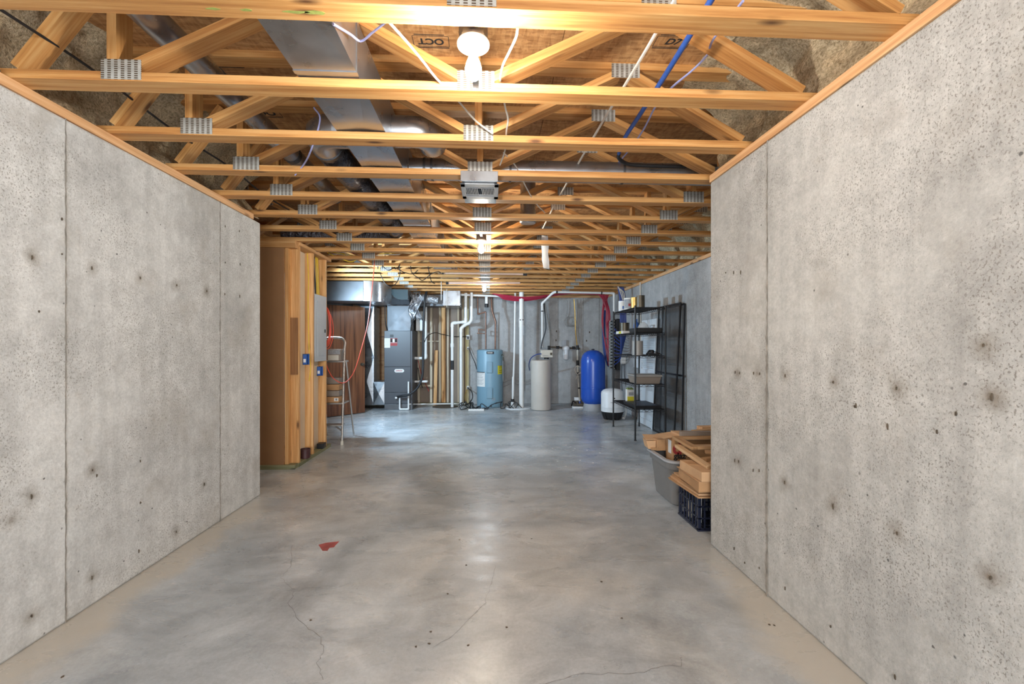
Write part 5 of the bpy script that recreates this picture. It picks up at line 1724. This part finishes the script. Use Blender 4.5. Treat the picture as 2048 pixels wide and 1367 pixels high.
lean_frame('dark framed fly screen leaning on the far right wall beside the shelving', 6.0, 6.78, 1.88, 2.52, 2.615)
lean_frame('second dark fly screen behind the first, nearly flat on the wall', 5.93, 6.70, 1.86, 2.60, 2.64)
t = thing('louvered_panel', 'white louvered panel leaning on the wall behind the shelving', 'panel', (2.5, 7.2, 0))
kx = 0.06 / 1.72
for y0_, y1_ in ((6.84, 6.90), (7.46, 7.52)):
    MB().hexa([(2.53, y0_, 0), (2.56, y0_, 0), (2.56, y1_, 0), (2.53, y1_, 0)], [(2.60, y0_, 1.72), (2.63, y0_, 1.72), (2.63, y1_, 1.72), (2.60, y1_, 1.72)]).build('stile', M['tank_white'], t, smooth=False)
for z in (0.06, 0.86, 1.67):
    MB().bar((2.545 + 0.07 * z / 1.72, 6.90, z), (2.545 + 0.07 * z / 1.72, 7.46, z), 0.028, 0.10).build('rail', M['tank_white'], t, smooth=False)
z = 0.13
while z < 1.6:
    if abs(z - 0.86) > 0.07:
        xx = 2.545 + 0.07 * z / 1.72
        MB().hexa([(xx - 0.013, 6.90, z), (xx - 0.009, 6.90, z), (xx - 0.009, 7.46, z), (xx - 0.013, 7.46, z)][::1], [(xx + 0.009, 6.90, z + 0.022), (xx + 0.013, 6.90, z + 0.022), (xx + 0.013, 7.46, z + 0.022), (xx + 0.009, 7.46, z + 0.022)]).build('slat', M['tank_white'], t, smooth=False)
    z += 0.03
MB().add([(2.556, 6.9, 0.1), (2.556, 7.46, 0.1), (2.628, 7.46, 1.66), (2.628, 6.9, 1.66)], [(0, 1, 2, 3)]).build('backing', M['tank_white'], t, smooth=False)
t = thing('white_pipe_guard', 'tall white box with two covers on the wall behind the third shelf', 'box', (2.6, 7.75, 0.86))
for a, b in ((V(0, 737, 7.9).z, V(0, 712, 7.9).z), (V(0, 710, 7.9).z, V(0, 692, 7.9).z)):
    MB().box(2.58, 2.655, 7.62, 7.88, a, b).build('cover', M['tank_white'], t, smooth=False, bevel=0.005)

# ------------------------------------------------------------------ plumbing manifold with red and blue lines
t = thing('pipe_manifold', 'black plumbing manifold with rows of ports on the far right wall', 'manifold', (2.6, 9.1, 0.75))
mz0, mz1 = 0.80, 1.84
for y in (8.98, 9.24):
    MB().box(2.58, 2.64, y - 0.035, y + 0.035, mz0, mz1).build('rail', M['black'], t, smooth=False, bevel=0.006)
PORTS = []
for k in range(16):
    z = mz0 + 0.04 + k * (mz1 - mz0 - 0.08) / 15
    for y, s_ in ((8.98, -1), (9.24, 1)):
        po = MB().tube([(2.59, y, z), (2.52, y + s_ * 0.02, z)], 0.012, 8).build('port', M['black'], t)
        MB().tube([(2.535, y + s_ * 0.015, z), (2.52, y + s_ * 0.02, z)], 0.017, 8).build('crimp_ring', M['white_wire'], po)
        PORTS.append((y, z, s_))
rnd = random.Random(5)
for k in range(9):
    z = mz0 + 0.08 + k * 0.09
    xo = rnd.uniform(-0.04, 0.04)
    pts = [V(1198 + k * 2.4, 589, 9.3), V(1206 + k * 1.0, 601, 9.3 + 0.008 * k), V(1204.5 + k * 0.4, 622, 9.32) if k % 3 == 0 else V(1212 + k * 0.9, 622, 9.30), V(1204 + k * 0.4, 645, 9.33) if k % 3 == 0 else V(1211 + k * 1.1, 640, 9.3), V(1208, 672, 9.34) if k % 3 == 0 else V(1213 + k * 0.5, 668 - k * 3, 9.32), Vector((2.50, 9.27, z))]
    cable('red_water_line', 'red flexible water line drooping from the ceiling to the manifold', pts, 0.010, 'red_pipe', 'pipe', 6, 6, 'red water lines at the manifold')
for k in range(4):
    z = mz0 + 0.06 + k * 0.05
    pts = [V(1205 + k * 2, 620, 9.36), V(1205 + k * 1.5, 660, 9.37), V(1207 + k * 1.5, 700, 9.37), V(1213, 725, 9.35), Vector((2.50, 9.28, z))]
    cable('dark_blue_line', 'dark blue water line at the left edge of the red lines', pts, 0.011, 'blue_pipe', 'pipe', 6, 6, 'dark blue water lines left of the manifold')
for k in range(10):
    z = mz0 + 0.10 + k * 0.085
    y = 8.96
    pts = [V(1236 + k * 1.2, 574, 8.15), V(1240 + k * 1.2, 600, 8.15), V(1241 + k * 1.2, 640, 8.15), V(1242 + k * 1.1, 660 + (9 - k) * 4, 8.18), V(1239 + k, 675 + (9 - k) * 5, 8.4), Vector((2.51, 8.95, z))]
    cable('blue_water_line', 'blue flexible water line falling behind the shelving to the manifold', pts, 0.011, 'blue_pipe', 'pipe', 6, 6, 'blue water lines behind the shelving')
for k in range(3):
    pts = [V(1236, 572 + k, 8.1), V(1241 + k * 3, 584, 8.12), V(1246 + k * 2, 600, 8.12)]
    cable('white_line', 'white cable curving down beside the blue lines', pts, 0.008, 'white_wire', 'cable', 6, 6, 'white cables beside the blue lines')
for k in range(7):
    dz_ = k * 1.4
    pts = [V(985 + k * 2, 587 + dz_ * 0.5, 9.2 + 0.03 * k), V(1010, 590 + dz_, 9.2 + 0.03 * k), V(1045, 594 + dz_ * 0.9, 9.2 + 0.03 * k), V(1080, 592 + dz_ * 0.6, 9.2 + 0.03 * k), V(1112, 588 + dz_ * 0.3, 9.2 + 0.03 * k), V(1150, 587, 9.25), V(1196 + k * 2.2, 589, 9.3)]
    cable('red_ceiling_line', 'red water line sagging in a bundle under the ceiling along the back', pts, 0.009, 'red_pipe', 'pipe', 6, 6, 'red water lines under the ceiling')
t = thing('flow_switch', 'white plug-in transformer hanging below the manifold', 'transformer', tuple(V(1246, 728, 8.6)))
p, q = V(1241.5, 727, 8.6), V(1251, 714, 8.6)
MB().box(p.x, q.x, 8.57, 8.63, p.z, q.z).build('housing', M['paper'], t, smooth=False, bevel=0.006)
MB().tube([V(1244, 727, 8.6), V(1243, 760, 8.6), V(1245, 790, 8.6)], 0.007, 6).build('lead', M['black'], t)
MB().tube([V(1248, 727, 8.6), V(1249, 750, 8.6), V(1253, 778, 8.6)], 0.007, 6).build('lead', M['black'], t)

# water main runs under the ceiling on the right
Yt = 9.05
pvc_run('ceiling_water_pipe', 'white water pipe crossing under the ceiling and dropping to the softener', [V(1084.5, 694, 9.35), V(1084.5, 606, 9.25), V(1105, 586, 9.1), V(1110, 583.5, Yt), V(1228, 586, Yt), Vector((V(1228, 0, Yt).x, Yt, V(0, 622, Yt).z))], 0.022, 'pvc',
        extra=[(V(1112, 583.5, Yt), V(1115, 583.6, Yt), 0.03, 'black', 'joint'), (V(1202, 585.4, Yt), V(1204, 585.5, Yt), 0.03, 'black', 'joint'), (V(1084.5, 623, 9.27), V(1084.5, 621, 9.27), 0.028, 'black', 'joint')])
pvc_run('pink_ceiling_pipe', 'pale pink pipe hanging level under the trusses near the back', [V(886, 544.5, 7.0), V(1046, 547, 7.0)], 0.022, 'pink', extra=[(V(1046, 547, 7.0), V(1054, 547.3, 7.0), 0.03, 'black', 'end_joint'), (V(884, 544.5, 7.0), V(888, 544.6, 7.0), 0.03, 'black', 'end_joint')])
pvc_run('pale_ceiling_pipe', 'pale pipe hanging level under the trusses, farther back than the pink one', [V(895, 565.5, 7.95), V(1040, 565, 7.95)], 0.020, 'pink', extra=[(V(892, 565.4, 7.95), V(897, 565.5, 7.95), 0.028, 'black', 'end_joint')])
pvc_run('back_ceiling_pipe', 'white pipe lying level along the back under the trusses by the drain pipes', [V(921, 589, 9.45), V(1000, 592, 9.45)], 0.022, 'pvc')
cable('black_cable_drop', 'black cable falling from the ceiling to the softener head', [V(1088, 606, 9.3), V(1091, 640, 9.3), V(1091, 660, 9.3), V(1085, 680, 9.3), V(1082, 697, 9.28)], 0.014, 'black')
cable('grey_cable_drop', 'grey cable falling on the back wall to the filter pipe', [V(1090, 606, 9.9), V(1096, 640, 9.95), V(1101, 670, 9.95), V(1101, 692, 9.9)], 0.011, 'grey_wire')
cable('yellow_wall_cable', 'yellowish cable hanging down the back wall toward the supply pipe', [V(1148, 598, 9.93), V(1150, 630, 9.94), V(1151, 660, 9.94), V(1154, 690, 9.9)], 0.012, 'gold')
cable('dark_wall_cable', 'dark cable hanging right of the yellowish wall cable', [V(1155, 598, 9.93), V(1158, 625, 9.94), V(1157, 660, 9.94), V(1157, 694, 9.9)], 0.008, 'grey_wire')
rnd = random.Random(8)
pts = [V(1134, 600, 9.93), V(1134, 625, 9.94), V(1130, 640, 9.95)]
for k in range(40):
    an = 2 * PI * k / 10
    pts.append(V(1137 + (7 + rnd.uniform(-1, 3)) * math.cos(an + 2.5), 643 + (9 + rnd.uniform(-2, 2)) * math.sin(an + 2.5), 9.93))
pts += [V(1150, 652, 9.94), V(1156, 656, 9.95)]
cable('coiled_wall_wire', 'coil of thin grey wire hanging on the back wall above the filter', pts, 0.006, 'grey_wire', 'wire', 3)
p = V(1279, 600, 6.95)
tag(MB().tube([(2.645, 7.72, 1.1), (2.645, 7.72, 2.40)], 0.012, 8).build('wall_conduit', M['white_wire'], loc=(2.645, 7.72, 1.1)), 'thin white conduit rising up the far right wall above the cans', 'conduit')

# ------------------------------------------------------------------ grey tote with cartons, on the right
random.seed(21)


def rring(x0, x1, y0, y1, z, r, k=5):
    pts = []
    for cx, cy, a0 in ((x1 - r, y1 - r, 0), (x0 + r, y1 - r, PI / 2), (x0 + r, y0 + r, PI), (x1 - r, y0 + r, 3 * PI / 2)):
        for j in range(k + 1):
            a = a0 + PI / 2 * j / k
            pts.append(Vector((cx + r * math.cos(a), cy + r * math.sin(a), z)))
    return pts


def loft(rings, cap0=True, cap1=False):
    m = MB()
    n = len(rings[0])
    vs = [p for r in rings for p in r]
    fs = [(i * n + k, i * n + (k + 1) % n, (i + 1) * n + (k + 1) % n, (i + 1) * n + k) for i in range(len(rings) - 1) for k in range(n)]
    if cap0: fs.append(tuple(range(n))[::-1])
    if cap1: fs.append(tuple((len(rings) - 1) * n + k for k in range(n)))
    return m.add(vs, fs)


t = thing('storage_tote', 'grey plastic storage tote filled with cartons', 'tote', (1.75, 3.8, 0))
tx0, tx1, ty0, ty1 = 1.485, 2.02, 3.56, 4.02
o = loft([rring(tx0 + 0.02, tx1 - 0.02, ty0 + 0.02, ty1 - 0.02, 0.0, 0.06), rring(tx0 + 0.012, tx1 - 0.012, ty0 + 0.012, ty1 - 0.012, 0.008, 0.065),
          rring(tx0 - 0.02, tx1 + 0.02, ty0 - 0.02, ty1 + 0.03, 0.30, 0.09), rring(tx0 - 0.034, tx1 + 0.034, ty0 - 0.034, ty1 + 0.044, 0.302, 0.10),
          rring(tx0 - 0.04, tx1 + 0.04, ty0 - 0.04, ty1 + 0.05, 0.362, 0.10), rring(tx0 - 0.026, tx1 + 0.026, ty0 - 0.026, ty1 + 0.036, 0.364, 0.09),
          rring(tx0 - 0.02, tx1 + 0.02, ty0 - 0.02, ty1 + 0.03, 0.30, 0.085), rring(tx0 + 0.02, tx1 - 0.02, ty0 + 0.02, ty1 - 0.02, 0.012, 0.06)], True, True).build('tote_body', M['grey_plastic'], t)
loft([rring(tx0 - 0.048, tx1 + 0.048, ty0 - 0.048, ty1 + 0.058, 0.352, 0.105), rring(tx0 - 0.056, tx1 + 0.056, ty0 - 0.056, ty1 + 0.066, 0.360, 0.11),
      rring(tx0 - 0.054, tx1 + 0.054, ty0 - 0.054, ty1 + 0.064, 0.374, 0.11), rring(tx0 - 0.026, tx1 + 0.026, ty0 - 0.026, ty1 + 0.036, 0.376, 0.09),
      rring(tx0 - 0.026, tx1 + 0.026, ty0 - 0.026, ty1 + 0.036, 0.362, 0.09), rring(tx0 - 0.048, tx1 + 0.048, ty0 - 0.048, ty1 + 0.058, 0.352, 0.105)], False, False).build('rim', M['pale_grey_plastic'], t)


def carton(name, label, x0, x1, y0, y1, z0, z1, mk='cardboard', flap=0.0, cat='box', rot=0.0):
    cx, cy = (x0 + x1) / 2, (y0 + y1) / 2
    R = Matrix.Rotation(rot, 3, 'Z')
    W = lambda x, y, z: R @ Vector((x - cx, y - cy, 0)) + Vector((cx, cy, z))
    t = thing(name, label, cat, (cx, cy, z0))
    q = [(x0, y0), (x1, y0), (x1, y1), (x0, y1)]
    MB().hexa([W(x, y, z0) for x, y in q], [W(x + random.uniform(-.004, .004), y + random.uniform(-.004, .004), z1 + random.uniform(-.004, .004)) for x, y in q]).build('carton_body', M[mk], t, smooth=False, bevel=0.003)
    return t, W


t, W = carton('glaze_carton', 'upright brown carton with red letter and dark printing in the tote', 1.552, 1.99, 3.715, 3.87, 0.05, 0.532)
fy = 3.712
lettering('red_letter', 'd', 0.16, V(1354.5, 895.5, fy), (PI / 2, 0, 0), M['red_print'], t)
lettering('dark_lettering', 'glaze', 0.068, V(1363.5, 911.5, fy), (PI / 2, 0, 0), M['ink'], t)
MB().box(1.549, 1.552, 3.745, 3.81, 0.385, 0.495).build('shipping_label', M['paper'], t, smooth=False)
MB().hexa([(1.545, 3.70, 0.533), (1.60, 3.72, 0.536), (1.60, 3.90, 0.536), (1.545, 3.90, 0.533)], [(1.47, 3.72, 0.520), (1.60, 3.72, 0.541), (1.60, 3.90, 0.541), (1.47, 3.90, 0.524)]).build('flap', M['cardboard_light'], t, smooth=False)
MB().hexa([(1.60, 3.70, 0.534), (2.0, 3.70, 0.530), (2.0, 3.88, 0.530), (1.60, 3.88, 0.534)], [(1.60, 3.70, 0.556), (2.0, 3.70, 0.548), (2.0, 3.88, 0.548), (1.60, 3.88, 0.556)]).build('flap', M['cardboard_light'], t, smooth=False)
t, W = carton('crushed_carton', 'crushed brown carton jutting over the left rim of the tote', 1.475, 1.70, 3.885, 4.02, 0.379, 0.475, 'cardboard', rot=0.05)
MB().hexa([(1.40, 3.94, 0.462), (1.62, 3.87, 0.476), (1.63, 4.05, 0.480), (1.42, 4.09, 0.478)], [(1.40, 3.94, 0.467), (1.62, 3.87, 0.482), (1.63, 4.05, 0.486), (1.42, 4.09, 0.484)]).build('flap', M['cardboard_light'], t, smooth=False)
MB().hexa([(1.42, 3.93, 0.385), (1.474, 3.90, 0.385), (1.474, 4.02, 0.385), (1.43, 4.06, 0.385)], [(1.405, 3.945, 0.455), (1.474, 3.90, 0.462), (1.474, 4.02, 0.462), (1.41, 4.06, 0.46)]).build('torn_side', M['cardboard_light'], t, smooth=False)
MB().hexa([(1.44, 3.92, 0.379), (1.49, 3.88, 0.379), (1.50, 3.89, 0.379), (1.45, 3.94, 0.379)], [(1.43, 3.91, 0.40), (1.49, 3.875, 0.41), (1.50, 3.885, 0.41), (1.45, 3.93, 0.40)]).build('torn_edge', M['cardboard'], t, smooth=False)

# ------------------------------------------------------------------ milk crate with the pile on it
t = thing('milk_crate', 'dark navy plastic milk crate under the pile of cardboard', 'crate', (1.64, 3.25, 0))
cx0, cx1, cy0, cy1, ch = 1.47, 1.80, 3.085, 3.415, 0.262
m = MB()
for x in (cx0, cx1 - 0.022):
    for y in (cy0, cy1 - 0.022):
        m.box(x, x + 0.022, y, y + 0.022, 0, ch)
for z in (0.0, 0.082, 0.165, ch - 0.02):
    hgt = 0.02 if z in (0.0, ch - 0.02) else 0.011
    m.box(cx0, cx1, cy0, cy0 + 0.010, z, z + hgt).box(cx0, cx1, cy1 - 0.010, cy1, z, z + hgt)
    m.box(cx0, cx0 + 0.010, cy0, cy1, z, z + hgt).box(cx1 - 0.010, cx1, cy0, cy1, z, z + hgt)
m.box(cx0 - 0.006, cx1 + 0.006, cy0 - 0.006, cy0 + 0.012, 0.0, 0.012).box(cx0 - 0.006, cx0 + 0.012, cy0, cy1, 0.0, 0.012)
m.build('crate_frame', M['navy'], t, smooth=False, bevel=0.002, seg=1)
for k in range(1, 7):
    f = k / 7
    for s_ in (0, 1):
        x = cx0 + (cx1 - cx0) * f
        y = cy0 + (cy1 - cy0) * f
        MB().box(x - 0.005, x + 0.005, (cy1 - 0.009) if s_ else cy0, cy1 if s_ else cy0 + 0.009, 0.012, ch - 0.01).build('upright_bar', M['navy'], t, smooth=False)
        MB().box((cx1 - 0.009) if s_ else cx0, cx1 if s_ else cx0 + 0.009, y - 0.005, y + 0.005, 0.012, ch - 0.01).build('upright_bar', M['navy'], t, smooth=False)
m = MB()
for k in range(8):
    f = cx0 + 0.02 + (cx1 - cx0 - 0.04) * k / 7
    m.box(f - 0.006, f + 0.006, cy0 + 0.01, cy1 - 0.01, 0.002, 0.010)
    g_ = cy0 + 0.02 + (cy1 - cy0 - 0.04) * k / 7
    m.box(cx0 + 0.01, cx1 - 0.01, g_ - 0.006, g_ + 0.006, 0.003, 0.011)
m.build('crate_bottom', M['navy'], t, smooth=False)
for k, (x, y, z1_, mk) in enumerate(((1.53, 3.20, 0.19, 'paper'), (1.51, 3.30, 0.13, 'ivory'), (1.62, 3.12, 0.10, 'cardboard_light'), (1.70, 3.18, 0.07, 'paper'))):
    tag(MB().hexa([(x, y, 0.012), (x + 0.02, y, 0.012), (x + 0.025, y + 0.05, 0.012), (x, y + 0.05, 0.012)], [(x + 0.005, y, z1_), (x + 0.022, y, z1_), (x + 0.03, y + 0.05, z1_), (x, y + 0.05, z1_)]).build('paper_scrap', M[mk], loc=(x, y, 0.012), smooth=False),
        '%s standing inside the milk crate' % ['tall white paper scrap', 'short ivory paper scrap', 'small tan card scrap', 'low white paper scrap'][k], 'paper')
for k in range(4):
    z = ch + 0.001 + k * 0.0155
    tag(MB().hexa([(1.425 + 0.006 * k, 2.99 + 0.01 * k, z), (1.86, 2.975 + 0.006 * k, z), (1.86, 3.42, z), (1.405 + 0.01 * k, 3.44 - 0.01 * k, z)],
                  [(1.425 + 0.006 * k, 2.99 + 0.01 * k, z + 0.013), (1.86, 2.975 + 0.006 * k, z + 0.013), (1.86, 3.42, z + 0.013), (1.400 + 0.01 * k, 3.445 - 0.01 * k, z + 0.014)]).build('flat_cardboard', M['cardboard_light' if k % 2 else 'cardboard'], loc=(1.64, 3.2, z), smooth=False),
        '%s flat cardboard sheet of the stack on the milk crate' % ['lowest', 'second lowest', 'third lowest', 'topmost'][k], 'cardboard', 'flat cardboard sheets on the crate')
zb_ = ch + 0.001 + 4 * 0.0155
t, W = carton('lower_flat_box', 'flat brown box lying on the cardboard sheets', 1.408, 1.80, 2.925, 3.28, zb_, zb_ + 0.068, 'cardboard', rot=-0.04)
MB().hexa([W(1.400, 2.92, zb_ + 0.069), W(1.80, 2.92, zb_ + 0.069), W(1.80, 3.285, zb_ + 0.069), W(1.400, 3.29, zb_ + 0.069)], [W(1.398, 2.918, zb_ + 0.072), W(1.80, 2.92, zb_ + 0.072), W(1.80, 3.285, zb_ + 0.072), W(1.396, 3.29, zb_ + 0.074)]).build('lid_flap', M['cardboard_light'], t, smooth=False)
zc_ = zb_ + 0.075
t, W = carton('upper_flat_box', 'flat tan box on top of the lower flat box', 1.405, 1.80, 2.915, 3.24, zc_, zc_ + 0.062, 'cardboard_light', rot=0.03)
MB().hexa([W(1.41, 3.10, zc_ + 0.064), W(1.50, 3.08, zc_ + 0.064), W(1.50, 3.17, zc_ + 0.064), W(1.41, 3.18, zc_ + 0.064)], [W(1.41, 3.10, zc_ + 0.068), W(1.50, 3.08, zc_ + 0.068), W(1.50, 3.17, zc_ + 0.068), W(1.41, 3.18, zc_ + 0.068)]).build('tape', M['cardboard'], t, smooth=False)
zd_ = zc_ + 0.066
# two old wooden frames
def wooden_frame(label, x0, x1, y0, y1, z0, z1, w, th):
    t = thing('wooden_frame', label, 'frame', ((x0 + x1) / 2, (y0 + y1) / 2, z0))
    zf = lambda y: z0 + (z1 - z0) * (y - y0) / (y1 - y0)
    for a, b in (((x0 + w / 2, y0), (x0 + w / 2, y1)), ((x1 - w / 2, y0), (x1 - w / 2, y1)), ((x0 + w, y0 + w / 2), (x1 - w, y0 + w / 2)), ((x0 + w, y1 - w / 2), (x1 - w, y1 - w / 2))):
        lumber('rail', (a[0], a[1], zf(a[1]) + th / 2), (b[0], b[1], zf(b[1]) + th / 2), w, th, M['aged_wood'], t)
    return t


wooden_frame('old oak picture frame lying tilted on the flat boxes', 1.475, 1.95, 2.985, 3.50, zd_, zd_ + 0.03, 0.045, 0.022)
t = wooden_frame('second old wooden frame bridging the crate pile and the tote', 1.52, 2.0, 3.30, 3.655, zd_ + 0.056, zd_ + 0.066, 0.05, 0.022)
tag(MB().box(1.60, 2.05, 3.66, 3.70, zd_ + 0.05, zd_ + 0.12).build('grey_board', M['tan'], loc=(1.8, 3.68, zd_ + 0.05), smooth=False), 'grey-brown narrow board standing against the printed carton', 'board')
for k, (x, y, z, l, rz) in enumerate(((1.56, 3.19, zd_ + 0.011, 0.30, 0.35), (1.56, 3.075, zd_ + 0.011, 0.26, 0.1), (1.60, 3.25, zd_ + 0.052, 0.28, -0.3), (1.58, 3.06, zd_ + 0.032, 0.22, 0.5))):
    tag(lumber('wood_offcut', (x, y, z), (x + l * math.cos(rz), y + l * math.sin(rz), z), 0.05, 0.02, M['aged_wood']),
        '%s wooden offcut lying inside the picture frame' % ['long', 'dark short', 'slanting', 'topmost'][k], 'wood')
tag(lumber('wood_block', V(1399, 862, 3.82) + Vector((0, 0, 0.018)), V(1399, 862, 3.82) + Vector((0.3, 0.02, 0.018)), 0.09, 0.048, M['plate_wood']), 'pale wooden block on top of the cartons by the wall end', 'wood')
tag(lumber('wood_strip', V(1385, 872, 3.74) + Vector((0, 0, 0.035)), V(1385, 872, 3.74) + Vector((0.3, 0.0, 0.06)), 0.05, 0.03, M['aged_wood']), 'thin wooden strip slanting up beneath the pale block', 'wood')

# ------------------------------------------------------------------ cables and tubes among the trusses
cable('black_ceiling_cable', 'black cable strung along the left side through the trusses',
      [(-1.84, 0.9, 2.60), (-1.84, 1.66, 2.57), (-1.86, 2.2, 2.60), (-1.87, 2.8, 2.58), (-1.88, 3.4, 2.60), (-1.9, 4.0, 2.58), (-1.9, 4.9, 2.62)], 0.006, 'black')
cable('blue_conduit', 'bright blue flexible conduit tube on the right between the first trusses',
      [(0.83, 0.9, 2.62), (0.83, 1.5, 2.60), (0.845, 2.0, 2.60), (0.85, 2.5, 2.60), (0.85, 2.75, 2.60), (0.88, 3.0, 2.60)], 0.0125, 'blue_tube', 'conduit', 8, 10)
cable('black_bent_tube', 'black tube bending aside at the end of the blue conduit', [(0.88, 3.0, 2.60), (0.90, 3.06, 2.59), (0.98, 3.11, 2.575), (1.12, 3.12, 2.57), (1.4, 3.12, 2.57)], 0.0125, 'black', 'tube', 8, 10)
cable('lavender_cable', 'thin lavender cable looping beside the blue conduit', [V(1486, 2, 1.62), V(1427, 78, 1.9), V(1414, 110, 2.15), V(1385, 140, 2.25), V(1340, 178, 2.3), V(1310, 215, 2.55), V(1285, 262, 2.8), V(1250, 310, 3.1), V(1210, 352, 3.5)], 0.0055, 'lav_wire')
cable('pale_strap_tube', 'pale flat tube running straight back right of the first bulb', [(0.695, 1.60, 2.595), (0.69, 1.95, 2.60), (0.66, 2.6, 2.60), (0.635, 3.3, 2.60), (0.61, 4.1, 2.60), (0.60, 5.0, 2.60)], 0.0075, 'white_wire', 'tube')
cable('white_cable_right', 'white cable hanging right of the first bulb between two trusses', [V(1036, 46, 1.60), V(1033, 72, 1.66), V(1018, 105, 1.75), V(1006, 130, 1.85), V(1001, 155, 1.93), V(1003, 172, 2.08), V(1010, 212, 2.2), V(1016, 238, 2.32), V(1013, 262, 2.42), V(1010, 300, 2.7), V(1000, 330, 2.9)], 0.0048, 'white_wire')
cable('white_cable_left', 'white cable slanting left of the first bulb down to the trusses', [V(778, 44, 1.60), V(815, 85, 1.72), V(848, 125, 1.85), V(874, 158, 1.93), V(915, 200, 2.2), V(950, 240, 2.38), V(985, 267, 2.43)], 0.0048, 'white_wire')
cable('blue_wire_left', 'thin blue wire crossing the supply duct near the first truss', [V(666, 48, 1.62), V(700, 68, 1.75), V(722, 82, 1.80), V(745, 65, 1.72), V(772, 44, 1.62)], 0.0045, 'lav_wire')
cable('white_cable_far', 'white cable strung past the register toward the middle bulb', [V(1007, 305, 2.9), V(1030, 330, 3.05), V(1045, 360, 3.1), V(1062, 392, 3.42), V(1075, 410, 3.6), V(1090, 425, 3.9)], 0.0048, 'white_wire')
cable('blue_wire_drop', 'thin blue wire dangling left of the flexible duct', [V(628, 215, 2.45), V(640, 240, 2.44), V(622, 300, 2.6), V(608, 328, 2.9), V(590, 350, 3.0)], 0.0045, 'lav_wire')
m = MB()
pr = [V(1090, 470, 4.95), V(1090, 490, 5.02), V(1090, 505, 5.03), V(1091, 520, 5.06), V(1093, 536, 5.08)]
vs, fs = [], []
for i, p in enumerate(pr):
    w_ = 0.035 + 0.006 * (i % 2)
    vs += [p + Vector((-w_, 0.004 * (i % 2), 0)), p + Vector((w_, 0.012 * ((i + 1) % 2), -0.01))]
for i in range(len(pr) - 1):
    fs.append((2 * i, 2 * i + 1, 2 * i + 3, 2 * i + 2))
o = m.add(vs, fs).build('plastic_ribbon', M['film'], loc=pr[-1])
o.modifiers.new('thick', 'SOLIDIFY').thickness = 0.004
tag(o, 'strip of white plastic film dangling from the trusses right of the middle bulb', 'plastic')

for k, (mk, col, P) in enumerate((
        ('yellow_wire', 'yellow', [(655, 505), (675, 514), (700, 523), (715, 518), (728, 511), (745, 506), (765, 503)]),
        ('yellow_wire', 'second yellow', [(660, 503), (700, 510), (728, 513), (750, 508), (790, 505)]),
        ('red_pipe', 'pinkish red', [(662, 500), (700, 504), (727, 511), (740, 514)]),
        ('white_wire', 'white', [(658, 508), (690, 508), (720, 512), (755, 510), (800, 508)]),
        ('grey_wire', 'dark grey', [(655, 511), (690, 513), (725, 512), (760, 507), (790, 509)]))):
    cable('bundled_cable', '%s cable in the bundle leaving the partition top plate' % col, [V(x, y, 5.93 + 0.02 * k + (0.0 if x < 700 else 0.05)) for x, y in P], 0.006, mk, 'cable', 6, 6, 'cables leaving the partition top')
t = thing('cord_connector', 'small pinkish white cord connector hanging near the orange cord', 'connector', tuple(V(760, 532, 6.4)))
p = V(760, 529, 6.4)
MB().hexa([p + Vector(q) for q in ((-0.045, -0.02, -0.025), (0.045, -0.02, -0.010), (0.045, 0.02, -0.010), (-0.045, 0.02, -0.025))], [p + Vector(q) for q in ((-0.048, -0.02, 0.010), (0.042, -0.02, 0.028), (0.042, 0.02, 0.028), (-0.048, 0.02, 0.010))]).build('housing', M['ivory'], t, smooth=False, bevel=0.004)
MB().tube([p + Vector((-0.03, 0, -0.02)), p + Vector((-0.028, 0, -0.06))], 0.007, 6).build('prong_lead', M['black'], t)
MB().tube([p + Vector((0.03, 0, -0.01)), p + Vector((0.034, 0, -0.05))], 0.007, 6).build('prong_lead', M['black'], t)
for k, P in enumerate(([(804, 515), (799, 530), (800, 545), (796, 560), (788, 570), (778, 572), (768, 563), (760, 545)],
                       [(820, 523), (824, 545), (836, 555), (846, 560), (862, 548), (876, 543), (882, 546)],
                       [(855, 550), (862, 560), (870, 567)],
                       [(803, 518), (795, 535), (790, 538)],
                       [(760, 533), (775, 540), (790, 536), (810, 545), (826, 547), (836, 540)])):
    cable('loose_black_wire', 'loose black wire loop under the far trusses, %s' % ['the big loop beside the orange cord', 'running to the hanging rod', 'a short tail by the hanging rod', 'a short one above the big loop', 'slack between connector and big loop'][k],
          [Vector((V(P[0][0], P[0][1], 6.40).x, 6.40, H + CH + 0.006))] + [V(x, y, 6.352 - 0.012 * k) for x, y in P[1:]], 0.006, 'black', 'wire', 6)
for k, (x0, y0_, x1, y1_, Y, mk) in enumerate(((1225, 470, 1330, 452, 4.93, 'yellow_wire'), (1240, 528, 1310, 518, 6.41, 'yellow_wire'), (1370, 402, 1390, 398, 3.9, 'yellow_wire'), (1020, 489, 1060, 480, 5.43, 'white_wire'))):
    if k == 2: continue
    cable('truss_cable', '%s' % ['yellow cable slanting through the right trusses near the wall end', 'yellow cable deep in the right trusses', '', 'white cable slanting right of the middle bulb'][k],
          [V(x0, y0_, Y), V((x0 + x1) / 2, (y0_ + y1_) / 2 + 3, Y + 0.1), V(x1, y1_, Y + 0.15)], 0.006, mk)
